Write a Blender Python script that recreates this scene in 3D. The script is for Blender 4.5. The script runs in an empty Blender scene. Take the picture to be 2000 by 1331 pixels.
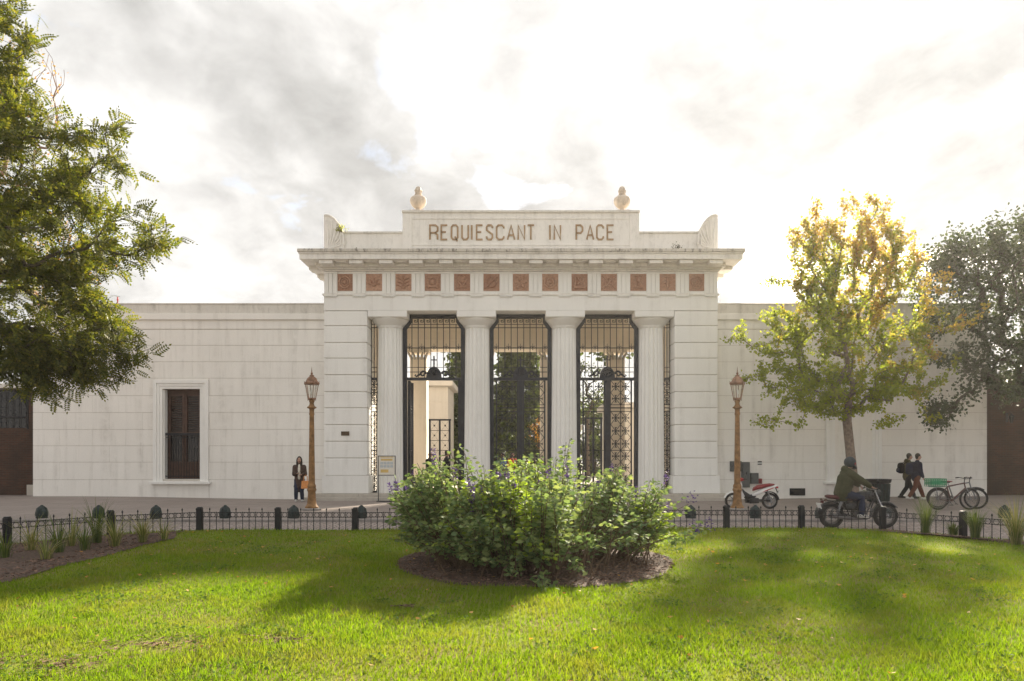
import bpy, bmesh, math, random
import numpy as np
from mathutils import Vector, Matrix
R = math.radians
random.seed(7); rng = np.random.default_rng(7)
S = bpy.context.scene
COL = S.collection
F = 1333.0; HY = 897.0; CZ = 1.73          # photograph: focal length in px, horizon row, eye height

# ------------------------------------------------------------------ camera, sky, sun, exposure
cam = bpy.data.cameras.new('camera'); camo = bpy.data.objects.new('camera', cam); COL.objects.link(camo)
camo.location = (0, 0, CZ); camo.rotation_euler = (R(90), 0, 0)
cam.sensor_width = 36; cam.lens = 24; cam.shift_y = 0.1158; cam.clip_start = 0.1; cam.clip_end = 3000
S.camera = camo
SUN_AZ, SUN_EL = 27.5, 27.0               # degrees right of the view axis, above the horizon
sun_dir = Vector((math.sin(R(SUN_AZ))*math.cos(R(SUN_EL)), math.cos(R(SUN_AZ))*math.cos(R(SUN_EL)), math.sin(R(SUN_EL))))
sl = bpy.data.lights.new('sun', 'SUN'); sl.energy = 2.8; sl.angle = R(2.0); sl.color = (1, 0.89, 0.72)
so = bpy.data.objects.new('sun', sl); COL.objects.link(so)
so.rotation_euler = sun_dir.to_track_quat('Z', 'Y').to_euler(); so.location = (20, 40, 40)
W = bpy.data.worlds.new('World'); S.world = W; W.use_nodes = True
wn, wl = W.node_tree.nodes, W.node_tree.links
wn.clear()
def wnode(t, **k):
    n = wn.new(t)
    for a, b in k.items(): setattr(n, a, b)
    return n
def wmath(op, a, b=None, clamp=False):
    n = wnode('ShaderNodeMath', operation=op); n.use_clamp = clamp
    for i, v in enumerate((a, b)):
        if v is None: continue
        if isinstance(v, (int, float)): n.inputs[i].default_value = v
        else: wl.new(v, n.inputs[i])
    return n.outputs[0]
def wramp(v, pts):
    n = wnode('ShaderNodeValToRGB'); wl.new(v, n.inputs[0])
    e = n.color_ramp.elements
    e[0].position, e[0].color = pts[0][0], (*[pts[0][1]]*3, 1)
    e[1].position, e[1].color = pts[1][0], (*[pts[1][1]]*3, 1)
    for p, c in pts[2:]:
        x = e.new(p); x.color = (c, c, c, 1)
    return n.outputs[0]
sky = wnode('ShaderNodeTexSky', sky_type='NISHITA', sun_disc=False)
sky.sun_elevation = R(SUN_EL); sky.sun_rotation = R(SUN_AZ); sky.air_density = 1.0; sky.dust_density = 1.5; sky.ozone_density = 1.0
tc = wnode('ShaderNodeTexCoord'); sep = wnode('ShaderNodeSeparateXYZ'); wl.new(tc.outputs['Generated'], sep.inputs[0])
zc = wmath('MAXIMUM', sep.outputs[2], 0.0); den = wmath('ADD', zc, 0.34)
cmb = wnode('ShaderNodeCombineXYZ')
wl.new(wmath('DIVIDE', sep.outputs[0], den), cmb.inputs[0]); wl.new(wmath('DIVIDE', sep.outputs[1], den), cmb.inputs[1])
def wnoise(scale, detail, rough, dist, off, sy=1.0):
    mp = wnode('ShaderNodeMapping'); wl.new(cmb.outputs[0], mp.inputs[0]); mp.inputs['Location'].default_value = off
    mp.inputs['Rotation'].default_value = (0, 0, R(38)); mp.inputs['Scale'].default_value = (1, sy, 1)
    n = wnode('ShaderNodeTexNoise'); wl.new(mp.outputs[0], n.inputs['Vector'])
    n.inputs['Scale'].default_value = scale; n.inputs['Detail'].default_value = detail
    n.inputs['Roughness'].default_value = rough; n.inputs['Distortion'].default_value = dist
    return n.outputs[0]
n1 = wnoise(3.4, 9, 0.55, 0.35, (4.2, 5.2, 0), 1.0)      # coverage
n2 = wnoise(2.3, 8, 0.55, 0.4, (12.3, 6.1, 0), 0.8)       # thick, grey undersides
n3 = wnoise(8.0, 6, 0.6, 0.3, (1.2, 7.9, 0), 1.0)        # small puffs
cov = wramp(n1, [(0.27, 0.0), (0.43, 1.0)])
low = wramp(zc, [(0.10, 1.0), (0.34, 0.0)])
cov = wmath('MAXIMUM', cov, low)
shade = wramp(n2, [(0.33, 0.83), (0.48, 0.66), (0.66, 0.45)])
puff = wramp(n3, [(0.30, 0.80), (0.70, 1.16)])
bw = wnode('ShaderNodeRGBToBW'); wl.new(sky.outputs[0], bw.inputs[0])
glow = wmath('MINIMUM', bw.outputs[0], 45.0)             # clouds are brighter round the sun, as the clear sky is
CLOUD_A, CLOUD_B = 4.85, 0.012
lum = wmath('ADD', wmath('MULTIPLY', glow, CLOUD_B), CLOUD_A)
lum = wmath('MULTIPLY', wmath('MULTIPLY', lum, shade), puff)
cc = wnode('ShaderNodeMix', data_type='RGBA', blend_type='MULTIPLY'); cc.inputs[0].default_value = 1
cc.inputs[6].default_value = (1.0, 0.985, 0.955, 1); wl.new(lum, cc.inputs[7])
mx = wnode('ShaderNodeMix', data_type='RGBA'); wl.new(cov, mx.inputs[0]); wl.new(sky.outputs[0], mx.inputs[6]); wl.new(cc.outputs[2], mx.inputs[7])
bg = wnode('ShaderNodeBackground'); bg.inputs[1].default_value = 0.05; wl.new(mx.outputs[2], bg.inputs[0])
wo = wnode('ShaderNodeOutputWorld'); wl.new(bg.outputs[0], wo.inputs[0])
S.view_settings.view_transform = 'Standard'; S.view_settings.look = 'None'
S.view_settings.exposure = 2.57; S.view_settings.gamma = 1; S.view_settings.use_curve_mapping = False
S.cycles.max_bounces = 8; S.cycles.transparent_max_bounces = 8; S.cycles.use_denoising = True
S.cycles.sample_clamp_indirect = 6

# ------------------------------------------------------------------ helpers
def wx(px, Y): return (px-1000.0)/F*Y
def wz(py, Y): return CZ+(HY-py)/F*Y
ORG = {}
def tag(o, label, cat, group=None):
    o['label'] = label; o['category'] = cat
    if group: o['group'] = group
    return o
def thing(name, label, cat, loc=(0, 0, 0), rotz=0.0, group=None, local=False):
    o = bpy.data.objects.new(name, None); COL.objects.link(o); o.empty_display_size = 0.2
    o.location = loc; o.rotation_euler = (0, 0, rotz)
    ORG[o.name] = Vector((0, 0, 0)) if local else Vector(loc)
    return tag(o, label, cat, group)
def link(name, me, parent=None, loc=None, rot=None, scale=None):
    o = bpy.data.objects.new(name, me); COL.objects.link(o)
    if parent is not None:
        o.parent = parent; ORG[o.name] = ORG.get(parent.name, Vector((0, 0, 0)))
    if loc is not None: o.location = loc
    if rot is not None: o.rotation_euler = rot
    if scale is not None: o.scale = scale
    return o
def dup(o, parent=None, depth=0):
    c = o.copy(); COL.objects.link(c); c.parent = parent
    for ch in list(o.children): dup(ch, c)
    return c
class MB:
    def __init__(s): s.v = []; s.f = []
    def add(s, vs, fs):
        b = len(s.v); s.v += [tuple(v) for v in vs]; s.f += [tuple(i+b for i in f) for f in fs]; return s
    def box(s, x0, x1, y0, y1, z0, z1):
        return s.add([(x0,y0,z0),(x1,y0,z0),(x1,y1,z0),(x0,y1,z0),(x0,y0,z1),(x1,y0,z1),(x1,y1,z1),(x0,y1,z1)],
                     [(0,3,2,1),(4,5,6,7),(0,1,5,4),(1,2,6,5),(2,3,7,6),(3,0,4,7)])
    def cbox(s, c, h, rot=None, ch=0.0):
        """box by centre and half sizes, optional rotation matrix and chamfer"""
        x, y, z = h
        if ch <= 0:
            vs = [(a*x, b*y, d*z) for d in (-1, 1) for a, b in ((-1,-1),(1,-1),(1,1),(-1,1))]
            fs = [(0,3,2,1),(4,5,6,7),(0,1,5,4),(1,2,6,5),(2,3,7,6),(3,0,4,7)]
        else:
            ch = min(ch, x*.9, y*.9, z*.9)
            bm = bmesh.new(); bmesh.ops.create_cube(bm, size=2)
            for v in bm.verts: v.co = Vector((v.co.x*x, v.co.y*y, v.co.z*z))
            bmesh.ops.bevel(bm, geom=bm.edges[:], offset=ch, segments=2, affect='EDGES', profile=.6)
            bm.verts.index_update()
            vs = [v.co[:] for v in bm.verts]; fs = [[v.index for v in f.verts] for f in bm.faces]; bm.free()
        if rot is not None: vs = [rot @ Vector(v) for v in vs]
        c = Vector(c)
        return s.add([Vector(v)+c for v in vs], fs)
    def tube(s, pts, rad, n=8, cap=True, rnd=False, sx=1.0, ref=None):
        pts = [Vector(p) for p in pts]
        if isinstance(rad, (int, float)): rad = [rad]*len(pts)
        rad = list(rad)
        if rnd:
            d0 = (pts[0]-pts[1]).normalized(); d1 = (pts[-1]-pts[-2]).normalized()
            P, Q = [], []
            for k in (0.96, 0.7): P.append(pts[0]+d0*rad[0]*k); Q.append(rad[0]*math.sqrt(1-k*k))
            P += pts; Q += rad
            for k in (0.7, 0.96): P.append(pts[-1]+d1*rad[-1]*k); Q.append(rad[-1]*math.sqrt(1-k*k))
            pts, rad = P, Q
        m = len(pts); vs = []
        t0 = (pts[1]-pts[0]).normalized()
        up = Vector(ref) if ref is not None else (Vector((0, 0, 1)) if abs(t0.z) < .9 else Vector((0, 1, 0)))
        for i in range(m):
            t = (pts[min(i+1, m-1)]-pts[max(i-1, 0)])
            if t.length < 1e-9: t = t0
            t = t.normalized()
            a = up - t*up.dot(t)
            if a.length < 1e-5: a = t.orthogonal()
            a.normalize(); up = a; b = t.cross(a)
            for k in range(n):
                th = 2*math.pi*k/n
                vs.append(pts[i]+a*math.cos(th)*rad[i]+b*math.sin(th)*rad[i]*sx)
        fs = []
        for i in range(m-1):
            for k in range(n):
                fs.append((i*n+k, i*n+(k+1) % n, (i+1)*n+(k+1) % n, (i+1)*n+k))
        if cap: fs.append(tuple(range(n-1, -1, -1))); fs.append(tuple((m-1)*n+k for k in range(n)))
        return s.add(vs, fs)
    def lathe(s, prof, n=16, c=(0, 0, 0), cap=True):
        vs, fs = [], []
        for r, z in prof:
            for k in range(n):
                th = 2*math.pi*k/n; vs.append((c[0]+r*math.cos(th), c[1]+r*math.sin(th), c[2]+z))
        for i in range(len(prof)-1):
            for k in range(n): fs.append((i*n+k, i*n+(k+1) % n, (i+1)*n+(k+1) % n, (i+1)*n+k))
        if cap: fs.append(tuple(range(n-1, -1, -1))); fs.append(tuple((len(prof)-1)*n+k for k in range(n)))
        return s.add(vs, fs)
    def ell(s, c, r, n=12, m=8, rot=None):
        vs, fs = [], []
        for i in range(m+1):
            ph = math.pi*(i+.02)/(m+.04)
            for k in range(n):
                th = 2*math.pi*k/n
                v = Vector((r[0]*math.sin(ph)*math.cos(th), r[1]*math.sin(ph)*math.sin(th), r[2]*math.cos(ph)))
                if rot is not None: v = rot @ v
                vs.append(v+Vector(c))
        for i in range(m):
            for k in range(n): fs.append((i*n+(k+1) % n, i*n+k, (i+1)*n+k, (i+1)*n+(k+1) % n))
        fs.append(tuple(range(n))); fs.append(tuple(m*n+k for k in range(n-1, -1, -1)))
        return s.add(vs, fs)
    def torus(s, c, R_, r, n=28, m=8, axis='y', sy=1.0, arc=(0, 2*math.pi)):
        full = abs(arc[1]-arc[0]-2*math.pi) < 1e-6
        pts = []; N = n if full else n+1; vs = []
        for i in range(N):
            a = arc[0]+(arc[1]-arc[0])*i/n
            for k in range(m):
                b = 2*math.pi*k/m; rr = R_+r*math.cos(b); h = r*math.sin(b)*sy
                if axis == 'y': p = (rr*math.cos(a), h, rr*math.sin(a))
                elif axis == 'x': p = (h, rr*math.cos(a), rr*math.sin(a))
                else: p = (rr*math.cos(a), rr*math.sin(a), h)
                vs.append((p[0]+c[0], p[1]+c[1], p[2]+c[2]))
        fs = []
        for i in range(N if full else N-1):
            j = (i+1) % N
            for k in range(m): fs.append((i*m+k, i*m+(k+1) % m, j*m+(k+1) % m, j*m+k))
        return s.add(vs, fs)
    def prism(s, outline, y0, y1):
        """outline of (x, z) points extruded along y"""
        n = len(outline)
        vs = [(x, y0, z) for x, z in outline]+[(x, y1, z) for x, z in outline]
        fs = [tuple(range(n)), tuple(range(2*n-1, n-1, -1))]+[(i, n+i, n+(i+1) % n, (i+1) % n) for i in range(n)]
        return s.add(vs, fs)
    def mesh(s, name, mat, off=None, smooth=False):
        me = bpy.data.meshes.new(name)
        vs = s.v if off is None else [(v[0]-off[0], v[1]-off[1], v[2]-off[2]) for v in s.v]
        me.from_pydata(vs, [], s.f)
        bm = bmesh.new(); bm.from_mesh(me); bmesh.ops.recalc_face_normals(bm, faces=bm.faces[:]); bm.to_mesh(me); bm.free()
        if smooth:
            me.shade_smooth()
            try: me.set_sharp_from_angle(angle=R(40))
            except Exception: pass
        if mat is not None: me.materials.append(mat)
        return me
    def build(s, name, mat, parent=None, smooth=False):
        off = ORG.get(parent.name) if parent is not None else None
        return link(name, s.mesh(name, mat, off, smooth), parent)
def struct(o): o['kind'] = 'structure'; return o
def stuff(o): o['kind'] = 'stuff'; return o
_bc = {}
def block(parent, mat, x0, x1, z0, z1, yf, depth, ch=.006, name='stone_block'):
    """one wall stone with chamfered face; front at yf (facing -y), shared mesh by size"""
    w, h = round(x1-x0, 3), round(z1-z0, 3)
    k = (w, h, round(depth, 3), ch, mat.name)
    if k not in _bc:
        a, b = w/2, h/2; c = ch
        v = [(-a, depth, -b), (a, depth, -b), (a, depth, b), (-a, depth, b), (-a, c, -b), (a, c, -b), (a, c, b), (-a, c, b),
             (-a+c, 0, -b+c), (a-c, 0, -b+c), (a-c, 0, b-c), (-a+c, 0, b-c)]
        f = [(0,1,5,4),(1,2,6,5),(2,3,7,6),(3,0,4,7),(4,5,9,8),(5,6,10,9),(6,7,11,10),(7,4,8,11),(8,9,10,11),(3,2,1,0)]
        m = MB(); m.add(v, f); _bc[k] = m.mesh(name, mat)
    o = ORG[parent.name]
    return link(name, _bc[k], parent, ((x0+x1)/2-o.x, yf-o.y, (z0+z1)/2-o.z))

# ------------------------------------------------------------------ materials
class NT:
    def __init__(s, name):
        s.m = bpy.data.materials.new(name); s.m.use_nodes = True; s.t = s.m.node_tree; s.t.nodes.clear()
        s.out = s.t.nodes.new('ShaderNodeOutputMaterial')
    def n(s, t, **k):
        x = s.t.nodes.new(t)
        for a, b in k.items(): setattr(x, a, b)
        return x
    def l(s, a, b): s.t.links.new(a, b)
    def put(s, sock, v):
        if isinstance(v, (int, float)): sock.default_value = v
        elif isinstance(v, (tuple, list)): sock.default_value = (*v, 1) if len(v) == 3 and sock.type == 'RGBA' else v
        else: s.l(v, sock)
    def mapped(s, scale=(1, 1, 1), obj=False, src=None):
        if src is None:
            if obj: src = s.n('ShaderNodeTexCoord').outputs['Object']
            else: src = s.n('ShaderNodeNewGeometry').outputs['Position']
        mp = s.n('ShaderNodeMapping'); s.l(src, mp.inputs[0]); mp.inputs['Scale'].default_value = scale
        return mp.outputs[0]
    def noise(s, scale, detail=4, rough=.55, dist=0, vec=None, sc=(1, 1, 1)):
        x = s.n('ShaderNodeTexNoise'); s.l(vec if vec is not None else s.mapped(sc), x.inputs['Vector'])
        x.inputs['Scale'].default_value = scale; x.inputs['Detail'].default_value = detail
        x.inputs['Roughness'].default_value = rough; x.inputs['Distortion'].default_value = dist
        return x.outputs[0]
    def ramp(s, v, stops):
        x = s.n('ShaderNodeValToRGB'); s.l(v, x.inputs[0]); e = x.color_ramp.elements
        for i, (p, c) in enumerate(stops):
            c = (c, c, c) if isinstance(c, (int, float)) else c
            if i < 2: e[i].position = p; e[i].color = (*c, 1)
            else: q = e.new(p); q.color = (*c, 1)
        return x.outputs[0]
    def mix(s, f, a, b, mode='MIX'):
        x = s.n('ShaderNodeMix', data_type='RGBA', blend_type=mode)
        s.put(x.inputs[0], f); s.put(x.inputs[6], a); s.put(x.inputs[7], b); return x.outputs[2]
    def math(s, op, a, b=0.0):
        x = s.n('ShaderNodeMath', operation=op); s.put(x.inputs[0], a); s.put(x.inputs[1], b); return x.outputs[0]
    def bump(s, h, strength=.3, dist=.01):
        x = s.n('ShaderNodeBump'); x.inputs['Strength'].default_value = strength; x.inputs['Distance'].default_value = dist
        s.l(h, x.inputs['Height']); return x.outputs[0]
    def bsdf(s, col, rough=.6, metal=0.0, nrm=None, spec=.4, trans=0.0, ior=1.45):
        x = s.n('ShaderNodeBsdfPrincipled'); s.put(x.inputs['Base Color'], col); s.put(x.inputs['Roughness'], rough)
        s.put(x.inputs['Metallic'], metal); s.put(x.inputs['Specular IOR Level'], spec)
        x.inputs['Transmission Weight'].default_value = trans; x.inputs['IOR'].default_value = ior
        if nrm is not None: s.l(nrm, x.inputs['Normal'])
        return x.outputs[0]
    def done(s, sh): s.l(sh, s.out.inputs[0]); return s.m
def plain(name, col, rough=.5, metal=0.0, var=.15, scale=6, bump=.0, spec=.4):
    t = NT(name); v = t.noise(scale, 4)
    d = tuple(c*(1-var) for c in col); e = tuple(min(1, c*(1+var)) for c in col)
    c = t.ramp(v, [(.3, d), (.7, e)])
    nr = t.bump(t.noise(scale*8, 3), bump, .004) if bump else None
    rr = t.ramp(t.noise(scale*2.3, 3), [(.3, max(.05, rough-.08)), (.7, min(1, rough+.08))])
    return t.done(t.bsdf(c, rr, metal, nr, spec))
def paint_wall(name, col, grime=.35, gcol=(.30, .27, .23), edge=.0):
    t = NT(name)
    oi = t.n('ShaderNodeObjectInfo').outputs['Random']
    big = t.noise(.55, 5, .6); fine = t.noise(9, 5, .6)
    streak = t.noise(1.0, 6, .62, .2, sc=(2.6, 2.6, .16)); blot = t.noise(2.2, 7, .65)
    c = t.mix(t.ramp(big, [(.3, 0), (.7, 1)]), tuple(x*.93 for x in col), tuple(min(.92, x*1.03) for x in col))
    c = t.mix(t.ramp(fine, [(.35, 0), (.65, .3)]), c, tuple(x*.93 for x in col))
    c = t.mix(t.math('MULTIPLY', oi, .22), c, tuple(x*q for x, q in zip(col, (.88, .87, .85))))
    g = t.math('MULTIPLY', t.ramp(streak, [(.47, 0), (.70, 1)]), t.ramp(blot, [(.38, 0), (.60, 1)]))
    c = t.mix(t.math('MULTIPLY', g, grime), c, gcol)
    if edge:
        spot = t.ramp(t.noise(7.0, 8, .72, .4, sc=(1, 1, .45)), [(.50, 0), (.66, 1)])
        c = t.mix(t.math('MULTIPLY', spot, edge), c, (.075, .065, .05))
    nr = t.bump(t.noise(22, 5, .6), .25, .006)
    return t.done(t.bsdf(c, .78, 0, nr, .25))
M = {}
M['wall'] = paint_wall('white_wall_paint', (.89, .862, .815), .34)
M['pier'] = paint_wall('white_pier_paint', (.90, .885, .855), .24)
M['column'] = paint_wall('white_column_paint', (.90, .885, .855), .16)
M['cornice'] = paint_wall('weathered_cornice_paint', (.86, .83, .785), .40, edge=.13)
M['coping'] = paint_wall('mossy_coping', (.62, .58, .52), .7, edge=.85)
M['wing_coping'] = paint_wall('wing_coping_paint', (.72, .685, .63), .6, edge=.18)
M['stone'] = paint_wall('grey_step_stone', (.52, .475, .42), .5, edge=.15)
M['yard'] = paint_wall('pale_yard_paving', (.62, .56, .48), .4)
M['interior'] = paint_wall('portico_cream_plaster', (.88, .80, .69), .3)
M['joint'] = plain('joint_mortar', (.56, .52, .47), .9, var=.1)  # plain mortar colour of the joints and wall cores
M['terracotta'] = plain('terracotta', (.40, .205, .135), .85, var=.3, scale=14, bump=.4)
t = NT('terracotta_panels'); oi_ = t.n('ShaderNodeObjectInfo').outputs['Random']
c = t.mix(oi_, (.38, .20, .13), (.54, .32, .22)); c = t.mix(t.ramp(t.noise(13, 5, .65), [(.38, 0), (.66, .7)]), c, (.25, .145, .105)); c = t.mix(t.ramp(t.noise(21, 4), [(.55, 0), (.7, .7)]), c, (.55, .36, .27))
M['terracotta'] = t.done(t.bsdf(c, .9, 0, t.bump(t.noise(40, 4), .5, .008), .2))
M['letter'] = plain('bronze_brown_letters', (.34, .22, .12), .6, var=.25, scale=9)
M['tomb'] = paint_wall('grey_tomb_stone', (.52, .49, .45), .5)
M['urn'] = paint_wall('urn_stone', (.70, .60, .50), .6, edge=.3)
M['iron'] = plain('black_iron', (.022, .022, .026), .45, .3, var=.3)
M['gate_iron'] = plain('blue_black_gate_iron', (.028, .030, .038), .42, .3, var=.3)
M['gold'] = plain('ochre_lamp_paint', (.25, .138, .056), .55, .2, var=.4, scale=7, bump=.25)
M['copper'] = plain('copper_lantern', (.27, .155, .10), .5, .4, var=.4, scale=9)
M['wood'] = plain('brown_shutter_wood', (.072, .038, .027), .55, var=.35, scale=5, bump=.2)
M['dark_glass'] = plain('dark_window_glass', (.018, .016, .016), .12, var=.2, spec=.6)
M['bark'] = plain('grey_brown_bark', (.20, .155, .12), .9, var=.4, scale=9, bump=.9)
M['dark_bark'] = plain('dark_bark', (.075, .060, .048), .9, var=.4, scale=9, bump=.9)
M['twig'] = plain('bare_twig', (.24, .15, .10), .9, var=.3)
M['rubber'] = plain('tyre_rubber', (.022, .021, .021), .8, var=.2)
M['dark_rim'] = plain('dull_spoked_rim', (.14, .13, .13), .4, .7, var=.2)
M['chrome'] = plain('chrome_steel', (.55, .55, .56), .22, 1.0, var=.1)
M['steel'] = plain('grey_steel', (.25, .25, .26), .4, .8, var=.15)
M['black'] = plain('black_plastic', (.025, .025, .027), .42, var=.2)
M['bike_black'] = plain('black_bike_paint', (.03, .03, .032), .3, var=.2)
M['white_paint'] = plain('white_fairing_paint', (.74, .72, .70), .3, var=.05)
M['red_seat'] = plain('red_vinyl', (.22, .028, .032), .5, var=.2)
M['maroon'] = plain('maroon_vinyl', (.085, .022, .024), .55, var=.25)
M['red'] = plain('red_paint', (.42, .03, .035), .35, var=.12)
M['plate'] = plain('white_plate', (.75, .75, .73), .5, var=.04)
M['green_plastic'] = plain('green_crate_plastic', (.015, .23, .10), .5, var=.2)
M['bollard'] = plain('dark_green_cast_iron', (.028, .040, .040), .5, .2, var=.4, scale=12, bump=.2)
M['grey_box'] = plain('grey_meter_box', (.10, .105, .105), .6, var=.2, scale=4)
M['plaque'] = plain('bronze_plaque', (.11, .075, .05), .5, .5, var=.3, scale=14)
M['sign_white'] = plain('cream_sign_board', (.72, .68, .60), .6, var=.05)
M['sign_yellow'] = plain('yellow_sign_band', (.62, .44, .16), .6, var=.1)
M['sign_blue'] = plain('pale_blue_print', (.48, .52, .54), .6, var=.12, scale=30)
M['skin'] = plain('skin', (.44, .27, .20), .55, var=.08)
M['hair'] = plain('dark_hair', (.022, .016, .013), .6, var=.3, scale=30)
def cloth(n, c): M[n] = plain(n, c, .9, var=.22, scale=18, bump=.25, spec=.15)
for n_, c_ in dict(olive=(.062, .062, .036), brown_coat=(.075, .050, .042), navy=(.020, .024, .045), navy_jeans=(.028, .034, .060),
                   black_cloth=(.018, .018, .021), rust=(.125, .048, .032), cream_cloth=(.62, .58, .50), orange_cloth=(.62, .27, .10),
                   khaki=(.085, .075, .040), red_cloth=(.45, .06, .05), blue_cloth=(.05, .09, .20), shoe=(.03, .028, .028),
                   shoe_white=(.6, .58, .55), helmet=(.055, .062, .068)).items(): cloth(n_, c_)
t = NT('lantern_glass')
gl = t.n('ShaderNodeBsdfGlass'); gl.inputs['Roughness'].default_value = .25; gl.inputs['IOR'].default_value = 1.1; gl.inputs[0].default_value = (.93, .92, .88, 1)
tr = t.n('ShaderNodeBsdfTransparent'); ms = t.n('ShaderNodeMixShader'); ms.inputs[0].default_value = .45
t.l(gl.outputs[0], ms.inputs[1]); t.l(tr.outputs[0], ms.inputs[2]); M['glass'] = t.done(ms.outputs[0])
# brick (walls facing -y)
t = NT('old_brick')
sx_ = t.n('ShaderNodeSeparateXYZ'); t.l(t.n('ShaderNodeNewGeometry').outputs['Position'], sx_.inputs[0])
cb = t.n('ShaderNodeCombineXYZ'); t.l(t.math('ADD', sx_.outputs[0], sx_.outputs[1]), cb.inputs[0]); t.l(sx_.outputs[2], cb.inputs[1])
bt = t.n('ShaderNodeTexBrick'); t.l(cb.outputs[0], bt.inputs['Vector'])
bt.inputs['Color1'].default_value = (.105, .050, .033, 1); bt.inputs['Color2'].default_value = (.070, .036, .026, 1); bt.inputs['Mortar'].default_value = (.085, .07, .058, 1)
bt.inputs['Scale'].default_value = 1; bt.inputs['Brick Width'].default_value = .25; bt.inputs['Row Height'].default_value = .075; bt.inputs['Mortar Size'].default_value = .010
c = t.mix(t.ramp(t.noise(1.3, 5), [(.35, 0), (.7, .75)]), bt.outputs[0], (.045, .034, .028))
M['brick'] = t.done(t.bsdf(c, .9, 0, t.bump(bt.outputs[1], -.5, .01), .2))
# cobbled street
t = NT('street_cobbles')
vo = t.n('ShaderNodeTexVoronoi', feature='DISTANCE_TO_EDGE'); t.l(t.mapped((1, 1.35, 1)), vo.inputs['Vector']); vo.inputs['Scale'].default_value = 7.2; vo.inputs['Randomness'].default_value = .42
vc = t.n('ShaderNodeTexVoronoi'); t.l(t.mapped((1, 1.35, 1)), vc.inputs['Vector']); vc.inputs['Scale'].default_value = 7.2; vc.inputs['Randomness'].default_value = .42
gap = t.ramp(vo.outputs[0], [(.02, 0), (.16, 1)])
bw_ = t.n('ShaderNodeRGBToBW'); t.l(vc.outputs['Color'], bw_.inputs[0])
c = t.ramp(bw_.outputs[0], [(.15, (.32, .255, .23)), (.8, (.50, .425, .39))])
c = t.mix(t.ramp(t.noise(.8, 5), [(.3, 0), (.7, .45)]), c, (.25, .21, .19))
c = t.mix(gap, (.10, .085, .075), c)
M['cobble'] = t.done(t.bsdf(c, .75, 0, t.bump(gap, .8, .03), .35))
# pavement slabs
t = NT('pavement_slabs')
bt = t.n('ShaderNodeTexBrick'); t.l(t.mapped(), bt.inputs['Vector']); bt.offset = .5
bt.inputs['Color1'].default_value = (.31, .262, .235, 1); bt.inputs['Color2'].default_value = (.265, .222, .20, 1); bt.inputs['Mortar'].default_value = (.11, .092, .08, 1)
bt.inputs['Scale'].default_value = 1; bt.inputs['Brick Width'].default_value = 1.2; bt.inputs['Row Height'].default_value = .6; bt.inputs['Mortar Size'].default_value = .012
c = t.mix(t.ramp(t.noise(.7, 6, .6), [(.35, 0), (.7, .6)]), bt.outputs[0], (.205, .168, .15))
c = t.mix(t.ramp(t.noise(26, 3), [(.4, 0), (.7, .4)]), c, (.30, .26, .24))
M['pavement'] = t.done(t.bsdf(c, .72, 0, t.bump(t.noise(40, 3), .2, .004), .35))
M['granite'] = plain('granite_kerb', (.26, .235, .22), .75, var=.25, scale=20, bump=.3)
M['soil'] = plain('dark_mulch_soil', (.085, .055, .042), .95, var=.5, scale=18, bump=.9)
M['chip'] = plain('mulch_chips', (.18, .11, .08), .95, var=.6, scale=9)
t = NT('lawn_soil')
c = t.mix(t.ramp(t.noise(1.2, 6, .65), [(.40, 0), (.62, 1)]), (.15, .19, .022), (.17, .145, .05))
M['lawn'] = t.done(t.bsdf(c, .95, 0, t.bump(t.noise(30, 4), .6, .02), .1))
def leaf(name, cols, trans=.45, rough=.5, pos=None, tcol=None, spec=.35):
    """cols: ramp over each leaf's own random number; trans: share of light let through"""
    t = NT(name)
    ri = t.n('ShaderNodeNewGeometry').outputs['Random Per Island']
    k = len(cols)-1
    c = t.ramp(ri, [(i/k, cc) for i, cc in enumerate(cols)])
    if pos is not None: c = pos(t, c, ri)
    b = t.bsdf(c, rough, 0, None, spec)
    tl = t.n('ShaderNodeBsdfTranslucent'); t.l(t.mix(1.0, c, tcol or (1.7, 1.9, .7), 'MULTIPLY'), tl.inputs[0])
    m = t.n('ShaderNodeMixShader'); m.inputs[0].default_value = trans; t.l(b, m.inputs[1]); t.l(tl.outputs[0], m.inputs[2])
    return t.done(m.outputs[0])
def grass_pos(t, c, ri):
    dry = t.ramp(t.noise(1.1, 7, .70, .5), [(.48, 0), (.66, 1)])
    lush = t.ramp(t.noise(.45, 3, .5), [(.35, 0), (.7, 1)])
    fine = t.ramp(t.noise(5.5, 5, .65), [(.42, 0), (.66, 1)])
    c = t.mix(t.math('MULTIPLY', fine, .55), c, (.115, .15, .02))
    c = t.mix(t.math('MULTIPLY', lush, .35), c, (.12, .235, .02))
    c = t.mix(t.math('MULTIPLY', dry, .6), c, (.25, .215, .07))
    return t.mix(t.ramp(ri, [(.965, 0), (.98, 1)]), c, (.27, .24, .10))
M['grass'] = leaf('grass_blades', [(.105, .17, .014), (.175, .255, .017), (.25, .32, .024)], .5, .6, grass_pos, (1.4, 1.45, .4), .12)
M['salvia'] = leaf('salvia_leaves', [(.10, .155, .08), (.165, .23, .105), (.225, .285, .125), (.31, .35, .15)], .40, .7, None, (1.15, 1.2, .65), .2)
M['salvia_young'] = leaf('young_yellow_green_leaves', [(.20, .26, .04), (.27, .32, .055)], .4, .5)
M['purple'] = leaf('purple_flowers', [(.065, .040, .13), (.12, .08, .20)], .3, .6, None, (1.3, 1.1, 1.5))
M['stem'] = plain('brown_stems', (.13, .085, .055), .8, var=.35)
M['left_leaf'] = leaf('feathery_leaflets', [(.055, .075, .014), (.08, .10, .018), (.115, .125, .021), (.18, .165, .03)], .42, .5, None, (1.8, 1.75, .6))
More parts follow.
